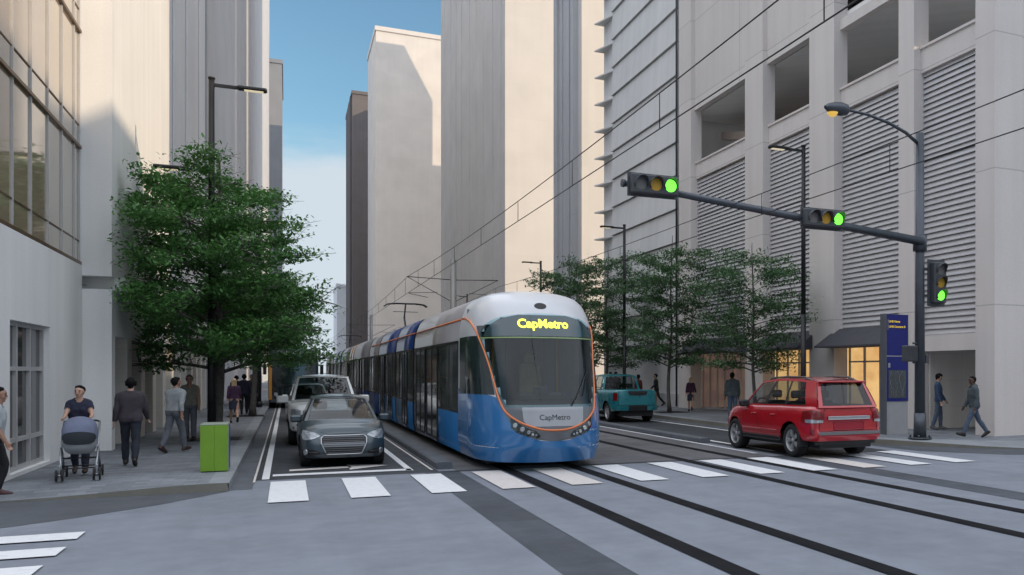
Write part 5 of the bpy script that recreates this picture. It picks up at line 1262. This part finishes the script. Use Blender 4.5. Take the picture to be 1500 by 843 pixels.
def person(label, loc, heading, h=1.75, pose=None, top=(C_LGREY, 'long'), legs=C_JEAN, shoe=S_DARK, skin=SKIN_L, hair=HAIR_K, hairstyle='short', female=False, near=True, group=None, skirt=None, hood=False, build=1.0, face=True, cap=None):
    """heading: world angle (deg) of the walking direction. pose: joint angles in degrees, forward positive"""
    P = dict(hipL=8, kneeL=5, hipR=-8, kneeR=10, shL=-10, elL=15, shR=10, elR=15, abL=8, abR=8, lean=2, headyaw=0, headpitch=0, elinL=0, elinR=0, twist=0)
    P.update(pose or {}); s = h/1.75; B = build
    t = empty('person', loc, R(heading), label, 'person', group)
    caps = []; C = lambda p0, p1, r0, r1, tag_: caps.append((Vector(p0), Vector(p1), r0, r1, tag_))
    V = Vector
    sh = .185*s*(.88 if female else 1.0)*(.9+.1*B); hipw = .088*s*(1.05 if female else 1)
    joints = {}
    pel = V((0, 0, .93*s))
    def dirv(a): return V((math.sin(R(a)), 0, -math.cos(R(a))))
    feet = []
    for sd, k in ((1, 'L'), (-1, 'R')):
        hip = pel + V((0, sd*hipw, -.02*s)); a = P['hip'+k]; kn = hip + dirv(a)*.43*s + V((0, sd*.01, 0)); an = kn + dirv(a-P['knee'+k])*.42*s
        fa = P.get('foot'+k, max(-50, min(20, (a-P['knee'+k])))) ; f = V((math.cos(R(fa*.8)), 0, math.sin(R(fa*.8)))); dn = V((f.z, 0, -f.x))
        C(hip, kn, .088*s*B, .060*s*B, 'leg'); C(kn, kn.lerp(an, .4), .058*s, .060*s*B, 'leg'); C(kn.lerp(an, .4), an, .060*s*B, .043*s, 'leg')
        C(pel + V((0, sd*hipw*.8, .0)), hip + V((-.02*s, 0, 0)), .115*s*B, .100*s*B, 'leg')
        heel = an - f*.045*s + dn*.045*s; ball = an + f*.13*s + dn*.05*s; toe = an + f*.19*s + dn*.055*s
        C(an, heel, .045*s, .040*s, 'shoe'); C(heel, ball, .040*s, .044*s, 'shoe'); C(ball, toe, .044*s, .032*s, 'shoe'); C(an, ball, .042*s, .036*s, 'shoe')
        feet.append((heel, ball, toe))
    # trunk
    ln = R(P['lean']); up = V((math.sin(ln), 0, math.cos(ln)))
    def T(z): return pel + up*(z*s)
    w = .86 if female else 1.0
    lay = ((.02, .085, .112, -.005), (.12, .075*w, .103, 0), (.22, .085*w, .104, .005), (.32, .105*w, .112, .008), (.41, .115*w, .105, 0), (.47, .115*w, .075, -.012)); fine = []
    for l0, l1 in zip(lay, lay[1:]):
        for k in range(3): fine.append(tuple(a+(b-a)*k/3 for a, b in zip(l0, l1)))
    for z, hw, r, x in fine + [lay[-1]]:
        c = T(z) + V((x*s, 0, 0)); C(c + V((0, -hw*s*B, 0)), c + V((0, hw*s*B, 0)), r*s*B, r*s*B, 'leg' if z < .05 else 'top')
    if female:
        for sd in (-1, 1): C(T(.345) + V((.075*s, sd*.065*s, 0)), T(.345) + V((.08*s, sd*.06*s, 0)), .058*s, .058*s, 'top')
    for sd in (-1, 1): C(T(.53) + V((-.01, 0, 0)), T(.475) + V((0, sd*sh*.85, 0)), .058*s, .068*s, 'top')
    neck = T(.54); hd = neck + V((.025*s, 0, .145*s)) + up*.012*s; C(T(.50), neck + V((.02*s, 0, .09*s)), .066*s, .058*s, 'skin')
    # head
    yaw, pit = R(P['headyaw']), R(P['headpitch']); HM = Matrix.Translation(hd) @ Matrix.Rotation(yaw, 4, 'Z') @ Matrix.Rotation(pit, 4, 'Y') @ Matrix.Scale(s, 4)
    H = lambda x, y, z: HM @ V((x, y, z))
    C(H(-.025, 0, .035), H(.015, 0, .04), .088*s, .080*s, 'skin'); C(H(.01, 0, .02), H(.035, 0, -.065), .074*s, .045*s, 'skin'); C(H(.045, 0, -.080), H(.060, 0, -.085), .026*s, .022*s, 'skin')
    C(H(.088, 0, .02), H(.103, 0, -.018), .010*s, .016*s, 'skin'); C(H(.076, -.03, .035), H(.076, .03, .035), .018*s, .018*s, 'skin')
    for sd in (-1, 1): C(H(-.01, sd*.080, .02), H(-.012, sd*.084, -.02), .016*s, .011*s, 'skin'); C(H(.045, sd*.045, -.02), H(.05, sd*.03, -.05), .03*s, .024*s, 'skin')
    # arms and hands
    sleeve = top[1]; hands = {}
    for sd, k in ((1, 'L'), (-1, 'R')):
        S0 = T(.465) + V((0, sd*sh, 0)); ab = R(P['ab'+k]); a = R(P['sh'+k])
        d1 = V((math.sin(a)*math.cos(ab), sd*math.sin(ab), -math.cos(a)*math.cos(ab))); el = S0 + d1*.285*s
        a2 = a + R(P['el'+k]); ab2 = ab*.6 - R(P['elin'+k]); d2 = V((math.sin(a2)*math.cos(ab2), sd*math.sin(ab2), -math.cos(a2)*math.cos(ab2))); wr = el + d2*.25*s
        ua = 'top'; fa_ = 'top' if sleeve in ('long', 'tucked') else 'skin'
        if sleeve == 'none': ua = 'skin'
        aw = (.88 if female else 1.0)*B
        C(S0, S0 + d1*.11*s, .062*s*aw, .054*s*aw, 'top' if sleeve != 'none' else 'skin'); C(S0 + d1*.10*s, el, .052*s*aw, .042*s*aw, ua if sleeve != 'cap' else 'skin'); C(el, el.lerp(wr, .35), .042*s*aw, .042*s*aw, fa_); C(el.lerp(wr, .35), wr, .042*s*aw, .029*s*aw, fa_)
        # hand: palm, four bent fingers of unequal length and a thumb from the side of the palm
        side = V((0, 1, 0)) if abs(d2.y) < .8 else V((1, 0, 0)); fwd = d2.cross(side).normalized()*-1
        fw = V((1, 0, 0)) - d2*d2.x
        fw = fw.normalized() if fw.length > .2 else V((0, 0, 1)); nrm = d2.cross(fw)*sd      # fw: thumb side, nrm: back of hand outwards
        pc = wr + d2*.055*s; C(wr, pc + fw*.012*s, .026*s, .026*s, 'skin'); C(wr + d2*.03*s - fw*.012*s, pc + d2*.03*s - fw*.022*s, .020*s, .018*s, 'skin'); C(pc, pc + d2*.03*s + fw*.02*s, .022*s, .018*s, 'skin')
        if near:
            for j, (o, l) in enumerate(((.030, .068), (.010, .078), (-.010, .072), (-.028, .056))):
                b0 = pc + d2*.035*s + fw*o*s; m1 = b0 + d2*l*.5*s - nrm*.010*s; e1 = m1 + (d2*.75 - nrm*.65).normalized()*l*.5*s
                C(b0, m1, .0105*s, .0100*s, 'skin'); C(m1, e1, .0100*s, .0085*s, 'skin')
            t0 = wr + d2*.02*s + fw*.018*s; t1 = t0 + (fw*.8+d2*.6).normalized()*.045*s; C(t0, t1, .014*s, .012*s, 'skin'); C(t1, t1 + (d2*.9+fw*.2-nrm*.3).normalized()*.032*s, .0115*s, .009*s, 'skin')
        else: C(pc + d2*.03*s, pc + d2*.10*s, .022*s, .015*s, 'skin')
        hands[k] = pc
    zmin = min(min(p.z for p in f)-.036*s for f in feet)
    caps = [(a - V((0, 0, zmin)), b - V((0, 0, zmin)), r0, r1, g) for a, b, r0, r1, g in caps]; dz = -zmin
    me = fuse(caps, .0115 if near else .018, 7 if near else 4); 
    nf = len(me.polygons); cen = np.empty(nf*3, np.float32); me.polygons.foreach_get('center', cen); cen = cen.reshape(-1, 3).astype(float)
    tags = [c[4] for c in caps]; D = seg_dist(cen, caps); near_i = D.argmin(0); ft = np.array([tags[i] for i in near_i])
    # hem and cuffs: straight cuts
    me.materials.clear(); me.materials.append(skin); me.name = 'body'; me.polygons.foreach_set('material_index', np.zeros(nf, np.int32)); me.polygons.foreach_set('use_smooth', np.ones(nf, bool))
    body = bpy.data.objects.new('body', me); col.objects.link(body); body.parent = t
    nv = len(me.vertices); co = np.empty(nv*3, np.float32); me.vertices.foreach_get('co', co); co = co.reshape(-1, 3); no = np.empty(nv*3, np.float32); me.vertices.foreach_get('normal', no); no = no.reshape(-1, 3)
    polys = [tuple(p.vertices) for p in me.polygons]
    def garment(name, sel, m, off, puff=None):
        idx = np.nonzero(sel)[0]
        if len(idx) == 0: return
        used = sorted({v for i in idx for v in polys[i]}); mp = {v: k for k, v in enumerate(used)}; o_ = co[used] + no[used]*off
        if puff is not None: o_ = o_ + no[used]*puff(co[used])[:, None]
        g = bpy.data.meshes.new(name); g.from_pydata([tuple(map(float, v)) for v in o_], [], [tuple(mp[v] for v in polys[i]) for i in idx]); g.materials.append(m); g.polygons.foreach_set('use_smooth', [True]*len(idx))
        o = bpy.data.objects.new(name, g); col.objects.link(o); o.parent = t; return o
    waist = .93*s + dz + .045*s; zc = cen[:, 2]; trunk = (ft == 'top') | ((ft == 'leg') & (zc > waist - .12*s))
    hem = waist - (.09*s if top[1] == 'long' or hood else .03*s)
    isleg = (ft == 'leg')
    wob = lambda c: .004*np.sin(c[:, 2]*22 + c[:, 1]*34 + c[:, 0]*15) * np.cos(c[:, 0]*27 - c[:, 2]*11 + c[:, 1]*9)
    if skirt is None: garment('trousers', isleg & (zc < waist + .02*s), legs, .006, lambda c: wob(c) + .008)
    tucked = top[1] == 'tucked'
    lo = waist - .01*s if (tucked or skirt) else hem
    armtop = (ft == 'top') & (zc > lo); low = isleg & (zc > lo) & (zc < waist + .15*s)
    garment('top', armtop | low, top[0], .012 if not hood else .018, lambda c: wob(c) + (.010 if hood else .004))
    for sd in (1, -1):
        garment('shoe', (ft == 'shoe') & ((np.array([i for i in near_i]) < len(caps)//2) if False else ((cen[:, 1]*sd) > 0)), shoe, .005)
    if skirt:
        b = MB(); n = 22; rows = []
        for z, rx, ry in ((waist + .02*s, .108, .150), (waist - .10*s, .135, .175), (waist - .24*s, .145, .185), (waist - .44*s, .150, .185)):
            rows.append([(rx*s*math.cos(2*math.pi*i/n)*(1+.03*math.sin(i*2.3)), ry*s*math.sin(2*math.pi*i/n), z) for i in range(n+1)])
        b.grid(rows, 0, True); b.build('skirt', skirt, t)
    # hair
    HZ = Matrix.Translation((0, 0, dz)); h_ = lambda x, y, z: HZ @ H(x, y, z); hc = []
    if hairstyle != 'bald':
        hc += [(h_(-.040, 0, .052), h_(-.010, 0, .072), .093*s, .080*s, 0), (h_(-.055, 0, .02), h_(-.045, 0, -.03), .072*s, .054*s, 0), (h_(.028, -.034, .102), h_(.028, .034, .102), .036*s, .036*s, 0)]
        for sd in (-1, 1): hc.append((h_(-.02, sd*.062, .05), h_(-.03, sd*.062, .0), .034*s, .026*s, 0))
        if hairstyle == 'long':
            for y in (-.05, 0, .05): hc.append((h_(-.065, y, .04), h_(-.085, y*1.1, -.23), .05*s, .03*s, 0))
        if hairstyle == 'full':
            hc += [(h_(-.03, 0, .085), h_(.03, 0, .095), .078*s, .062*s, 0)] + [(h_(.0, sd*.07, .06), h_(-.01, sd*.074, .0), .036*s, .028*s, 0) for sd in (-1, 1)]
        hm = fuse(hc, .011, 2); hm.materials.clear(); hm.materials.append(hair); hm.name = 'hair'; ho = bpy.data.objects.new('hair', hm); col.objects.link(ho); ho.parent = t
    if hood:
        hc = [(h_(-.09, y, -.14), h_(-.115, y*.7, -.20), .055*s, .045*s, 0) for y in (-.06, 0, .06)] + [(h_(-.05, sd*.075, -.13), h_(.03, sd*.07, -.17), .035*s, .025*s, 0) for sd in (-1, 1)]
        hm = fuse(hc, .012, 3); hm.materials.clear(); hm.materials.append(top[0]); hm.name = 'hood'; ho = bpy.data.objects.new('hood', hm); col.objects.link(ho); ho.parent = t
    if near and face:
        for sd in (-1, 1):
            b = MB(); c = h_(.083, sd*.032, .012); b.lathe([(.001, -.012), (.0085*s, -.006), (.011*s, 0), (.0085*s, .006), (.001, .012)], 10, 'z', c); b.build('eye', EYE, t)
            b = MB(); b.tube([h_(.087, sd*.018, .038), h_(.090, sd*.034, .043), h_(.080, sd*.052, .037)], .0055*s, 5); b.build('eyebrow', hair if hairstyle != 'bald' else HAIR_K, t)
        b = MB(); b.tube([h_(.080, -.024, -.055), h_(.090, 0, -.053), h_(.080, .024, -.055)], [.004*s, .008*s, .004*s], 6); b.build('mouth', LIP, t)
    return t, hands, dz

WALK_A = dict(hipL=24, kneeL=8, hipR=-16, kneeR=28, shL=-22, elL=18, shR=24, elR=28, abL=9, abR=9, lean=4)
WALK_B = dict(hipL=-16, kneeL=26, hipR=24, kneeR=8, shL=22, elL=26, shR=-22, elR=18, abL=9, abR=9, lean=4)
STAND = dict(hipL=3, kneeL=2, hipR=-4, kneeR=4, shL=4, elL=14, shR=-4, elR=14)
gl = 'people on the left pavement'; gr = 'people on the right pavement'
person('man in pale grey t-shirt and black trousers stepping in from the left edge', (-4.28, 18.75, .03), 8, 1.77, dict(hipL=16, kneeL=30, hipR=-22, kneeR=12, shL=-14, elL=12, shR=4, elR=22, abR=6, lean=4, footL=-5), (C_TEE, 'short'), C_BLACK, S_RED, SKIN_M, HAIR_K, 'short', group=gl)
person('short haired woman in dark cap sleeved top pushing the pram towards the junction', (-3.50, 20.95, .15), -86, 1.62, dict(hipL=12, kneeL=4, hipR=-12, kneeR=16, shL=34, elL=48, shR=34, elR=48, abL=12, abR=12, elinL=8, elinR=8, lean=3, headyaw=-18), (C_NAVY, 'cap'), C_NAVY, S_BROWN, SKIN_L, HAIR_K, 'short', True, group=gl)
person('stocky man in plum sweater and dark jeans walking away past the pillars', (-2.87, 22.3, .15), 92, 1.75, dict(WALK_A, hipL=14, hipR=-12, kneeR=18, abL=11, abR=11, shL=-12, shR=14), (C_PLUM, 'long'), C_JEAN, S_DARK, SKIN_L, HAIR_K, 'full', build=1.03, face=False, group=gl)
person('man in pale grey shirt and grey trousers striding away left of the green bin', (-2.40, 25.5, .15), 58, 1.75, dict(WALK_B, hipL=-12, kneeL=18, hipR=18, headyaw=-20), (C_LGREY, 'tucked'), C_GTROU, S_BROWN, SKIN_M, HAIR_K, 'short', face=False, group=gl)
person('man in khaki sleeveless vest raising a hand to his ear beside the lamp post', (-2.42, 29.6, .15), -100, 1.78, dict(STAND, shR=48, elR=122, abR=22, elinR=10, headyaw=10), (C_TAN, 'none'), C_GTROU, S_DARK, SKIN_M, HAIR_R, 'short', group=gl)
person('blonde woman in purple top and navy skirt walking away by the tree', (-1.78, 39.3, .15), 95, 1.66, dict(WALK_A, hipL=14, hipR=-14, kneeR=34), (C_PURP, 'long'), SKIN_L, S_DARK, SKIN_L, HAIR_B, 'long', True, skirt=C_SKIRT, face=False, group=gl)
person('man in dark clothes walking away just ahead of the blonde woman', (-1.72, 46.8, .15), 92, 1.80, WALK_B, (C_NAVY, 'long'), C_BLACK, S_DARK, SKIN_M, HAIR_K, 'full', near=False, face=False, group=gl)
person('dark haired person half hidden at the left of the man in dark clothes', (-2.15, 49.5, .15), 85, 1.74, WALK_A, (C_BLACK, 'long'), C_JEAN, S_DARK, SKIN_M, HAIR_K, 'full', near=False, face=False, group=gl)
person('man in dark green jacket facing the junction beside the second tree trunk', (-1.45, 48.2, .15), -95, 1.74, STAND, (C_DGREEN, 'long'), C_JEAN, S_DARK, SKIN_M, HAIR_K, 'short', near=False, face=False, group=gl)
# right pavement
person('man in navy long sleeved shirt and jeans looking down in the garage entrance', (19.35, 24.2, .15), -42, 1.80, dict(hipL=6, kneeL=6, hipR=-8, kneeR=10, shL=14, elL=20, shR=0, elR=20, lean=-3, headpitch=24), (C_BLUES, 'long'), C_BLUEJ, S_WHITE, SKIN_L, HAIR_K, 'full', group=gr)
person('man in grey hooded sweatshirt and jeans striding across the right corner', (18.05, 20.95, .15), 158, 1.78, dict(WALK_A, hipL=26, hipR=-22, kneeR=14, kneeL=4, headyaw=16, shL=-8, shR=8, elL=22, elR=22), (C_HOOD, 'long'), C_BLUEJ, S_DARK, SKIN_D, HAIR_K, 'short', hood=True, group=gr)
person('man in grey green hooded jacket seen from behind over the bonnet of the red car', (15.65, 32.2, .15), 80, 1.84, STAND, (C_HOOD, 'long'), C_BLUEJ, S_DARK, SKIN_D, HAIR_K, 'short', hood=True, face=False, build=1.06, group=gr)
person('woman in purple top and short navy skirt with pale hair walking by the dim shopfront', (17.75, 41.2, .15), 60, 1.64, dict(WALK_A, hipL=12, hipR=-12, kneeR=34), (C_PURP, 'long'), SKIN_L, S_DARK, SKIN_L, HAIR_B, 'long', True, skirt=C_SKIRT, near=False, face=False, group=gr)
person('man in black clothes walking left of the tree trunk beside the white wall', (18.75, 48.4, .15), 165, 1.80, WALK_B, (C_BLACK, 'long'), C_BLACK, S_DARK, SKIN_M, HAIR_K, 'short', near=False, face=False, group=gr)
person('person in rust red top right beside the teal pickup cab', (16.3, 44.6, .15), 120, 1.72, STAND, (C_RED, 'long'), C_JEAN, S_DARK, SKIN_D, HAIR_K, 'full', near=False, face=False, group=gr)
person('left one of the two dark heads showing over the teal pickup roof', (15.55, 46.9, .15), 100, 1.84, STAND, (C_BLACK, 'long'), C_BLACK, S_DARK, SKIN_D, HAIR_K, 'full', near=False, face=False, group=gr)
person('right one of the two dark heads showing over the teal pickup roof', (15.75, 46.6, .15), 100, 1.86, STAND, (C_JEAN, 'long'), C_BLACK, S_DARK, SKIN_D, HAIR_K, 'full', near=False, face=False, group=gr)

# ------------------------------------------------------------------ pram
def pram(loc, rz):
    t = empty('pram', loc, rz, 'pram with a blue grey hood and slim silver frame pushed by the short haired woman', 'pram')
    HB = mat('pram_hood', (.13, .15, .22), .85, noise=.12, nscale=8); GB = mat('pram_pale_fabric', (.30, .31, .32), .85, noise=.08); SIL = mat('pram_frame', (.36, .38, .40), .3, metal=.7)
    # x forward (towards the junction), y left
    b = MB(); rows = []
    for k in range(9):
        a = R(-8 + 118*k/8); rows.append([(.30 + .36*math.sin(a)*-.9 + .30*math.cos(a)*.62 - .18, .255*math.cos(u), .80 + (.38*math.sin(a)*max(.0, math.sin(u))**.6 if k else 0) + .02*(1 if k % 2 else 0)*math.sin(u)) for u in frange(0, math.pi, 15)])
    def shell(name, m, a0, a1, rad, n):
        b = MB(); rows = []
        for k in range(n+1):
            a = R(a0+(a1-a0)*k/n); rows.append([(.05 + rad*1.12*math.cos(a)*max(.15, math.sin(u))**.35, .27*math.cos(u)*(.9+.1*math.sin(a)), .72 + rad*1.12*math.sin(a)*max(.0, math.sin(u))**.5 + (.006 if k % 2 else 0)) for u in frange(0, math.pi, 17)])
        b.grid(rows, 0, True); return b.build(name, m, t)
    shell('hood', HB, 18, 150, .36, 14); 
    shell('hood_apron', mat('pram_dark_fabric', (.022, .026, .034), .85, noise=.1), -12, 20, .365, 5)
    b = MB(); rows = []
    for z, sx, sy in ((.46, .25, .17), (.50, .36, .22), (.60, .42, .26), (.74, .44, .275)): rows.append([(.04+sx*math.cos(u)*.95, sy*math.sin(u), z) for u in frange(0, 2*math.pi, 25)])
    b.grid(rows, 0, True); b.build('carrycot', GB, t)
    b = MB()
    for sd in (-1, 1):
        y = sd*.27; b.tube([(.46, sd*.25, .17), (.28, y, .42), (-.12, y, .72), (-.48, y, 1.0)], .017, 8); b.tube([(-.40, sd*.28, .17), (-.28, y, .34), (.05, y, .56), (.26, y, .60)], .017, 8)
    b.build('frame', SIL, t)
    b = MB(); b.tube([(-.48, -.27, 1.0), (-.51, -.22, 1.02), (-.51, .22, 1.02), (-.48, .27, 1.0)], .02, 8); b.build('handlebar', DARK, t)
    b = MB(); b.tube([(.30, -.27, .40), (-.28, .27, .34)], .012, 6); b.tube([(.30, .27, .40), (-.28, -.27, .34)], .012, 6); b.cyl((.42, -.26, .22), (.42, .26, .22), .012); b.cyl((-.38, -.28, .2), (-.38, .28, .2), .012); b.build('cross_brace', DARK, t)
    for x, sd in ((.48, 1), (.48, -1), (-.42, 1), (-.42, -1)):
        w = empty('wheel', (x, sd*.27, .105)); w.parent = t
        b = MB()
        for dy in (-.045, .045): b.lathe([(.001, dy-.014), (.07, dy-.016), (.098, dy-.014), (.105, dy), (.098, dy+.014), (.07, dy+.016), (.001, dy+.014)], 20, 'y')
        b.build('tyre', RUBBER, w); b = MB(); b.cyl((0, -.06, 0), (0, .06, 0), .022, n=10); b.rbox((-.01, 0, .10), (.05, .04, .16), .015); b.build('hub', SIL, w)
pram((-3.36, 20.15, .15), R(-84))
# driver of the white pickup
person('driver sitting behind the windscreen of the white pickup', (.99+.42, 31.1, .50), -90, 1.7, dict(hipL=80, kneeL=70, hipR=80, kneeR=70, shL=40, elL=45, shR=40, elR=45, lean=-8), (C_RED, 'long'), C_JEAN, S_DARK, SKIN_M, HAIR_R, 'full', near=False, face=False)
# ------------------------------------------------------------------ daylight, sky and camera
SUN_TO = Vector((1, -.85, 0)).normalized(); EL = R(25)
sd = bpy.data.lights.new('sun', 'SUN'); sd.energy = 3.45; sd.angle = R(.4); sd.color = (1, .785, .545)
so = bpy.data.objects.new('sun', sd); col.objects.link(so)
to = Vector((SUN_TO.x*math.cos(EL), SUN_TO.y*math.cos(EL), math.sin(EL))); so.rotation_euler = to.to_track_quat('Z', 'Y').to_euler(); so.location = (40, -40, 60)
W = bpy.data.worlds.new('World'); scene.world = W; W.use_nodes = True
nt = W.node_tree; N = nt.nodes; L = nt.links; bg = N['Background']; bg.inputs['Strength'].default_value = SKY_STR
sky = N.new('ShaderNodeTexSky'); sky.sky_type = 'NISHITA'; sky.sun_disc = False; sky.sun_elevation = EL; sky.sun_rotation = math.atan2(SUN_TO.x, SUN_TO.y); sky.air_density = 1.2; sky.dust_density = .8; sky.ozone_density = 1.5; sky.altitude = 100
tc = N.new('ShaderNodeTexCoord'); sp = N.new('ShaderNodeSeparateXYZ'); L.new(tc.outputs['Generated'], sp.inputs[0])
mp = N.new('ShaderNodeMapping'); mp.inputs['Scale'].default_value = (2.2, 2.2, 7.5); mp.inputs['Location'].default_value = (.3, .1, .0); L.new(tc.outputs['Generated'], mp.inputs['Vector'])
nz = N.new('ShaderNodeTexNoise'); nz.inputs['Scale'].default_value = 1.5; nz.inputs['Detail'].default_value = 7; nz.inputs['Roughness'].default_value = .55; L.new(mp.outputs[0], nz.inputs['Vector'])
# clouds: a soft bank near the horizon that breaks up with height
r1 = N.new('ShaderNodeMapRange'); r1.inputs['From Min'].default_value = .10; r1.inputs['From Max'].default_value = .30; r1.inputs['To Min'].default_value = .9; r1.inputs['To Max'].default_value = -.12; L.new(sp.outputs[2], r1.inputs['Value'])
ad = N.new('ShaderNodeMath'); ad.operation = 'ADD'; L.new(r1.outputs[0], ad.inputs[0]); L.new(nz.outputs['Fac'], ad.inputs[1])
r2 = N.new('ShaderNodeMapRange'); r2.interpolation_type = 'SMOOTHSTEP'; r2.inputs['From Min'].default_value = .60; r2.inputs['From Max'].default_value = .95; L.new(ad.outputs[0], r2.inputs['Value'])
# unseen bright veil added overhead to lift the light in the shaded street
r3 = N.new('ShaderNodeMapRange'); r3.inputs['From Min'].default_value = .39; r3.inputs['From Max'].default_value = .60; r3.inputs['To Min'].default_value = 0; r3.inputs['To Max'].default_value = FILL_VEIL; L.new(sp.outputs[2], r3.inputs['Value'])
mx = N.new('ShaderNodeMix'); mx.data_type = 'RGBA'; mx.inputs[7].default_value = (*CLOUD, 1); L.new(r2.outputs[0], mx.inputs[0])
tn = N.new('ShaderNodeMix'); tn.data_type = 'RGBA'; tn.blend_type = 'MULTIPLY'; tn.inputs[0].default_value = 1; tn.inputs[7].default_value = (*SKYTINT, 1); L.new(sky.outputs[0], tn.inputs[6])
L.new(tn.outputs[2], mx.inputs[6]); v = N.new('ShaderNodeMix'); v.data_type = 'RGBA'; v.inputs[7].default_value = (*FILL_VEILC, 1); L.new(r3.outputs[0], v.inputs[0]); L.new(mx.outputs[2], v.inputs[6]); L.new(v.outputs[2], bg.inputs['Color'])
cam = bpy.data.cameras.new('camera'); cam.sensor_width = 36; cam.lens = 1340/1500*36; cam.shift_x = -330/1500; cam.shift_y = (545-421.5)/1500; cam.clip_end = 6000; cam.clip_start = .1
co_ = bpy.data.objects.new('camera', cam); col.objects.link(co_); co_.location = (0, 0, 2.08); co_.rotation_euler = (R(90), 0, -math.atan(660/1340)); scene.camera = co_
scene.view_settings.view_transform = 'Standard'; scene.view_settings.look = 'None'; scene.view_settings.exposure = 0
try: scene.cycles.max_bounces = 7; scene.cycles.diffuse_bounces = 4; scene.cycles.transparent_max_bounces = 12
except Exception: pass
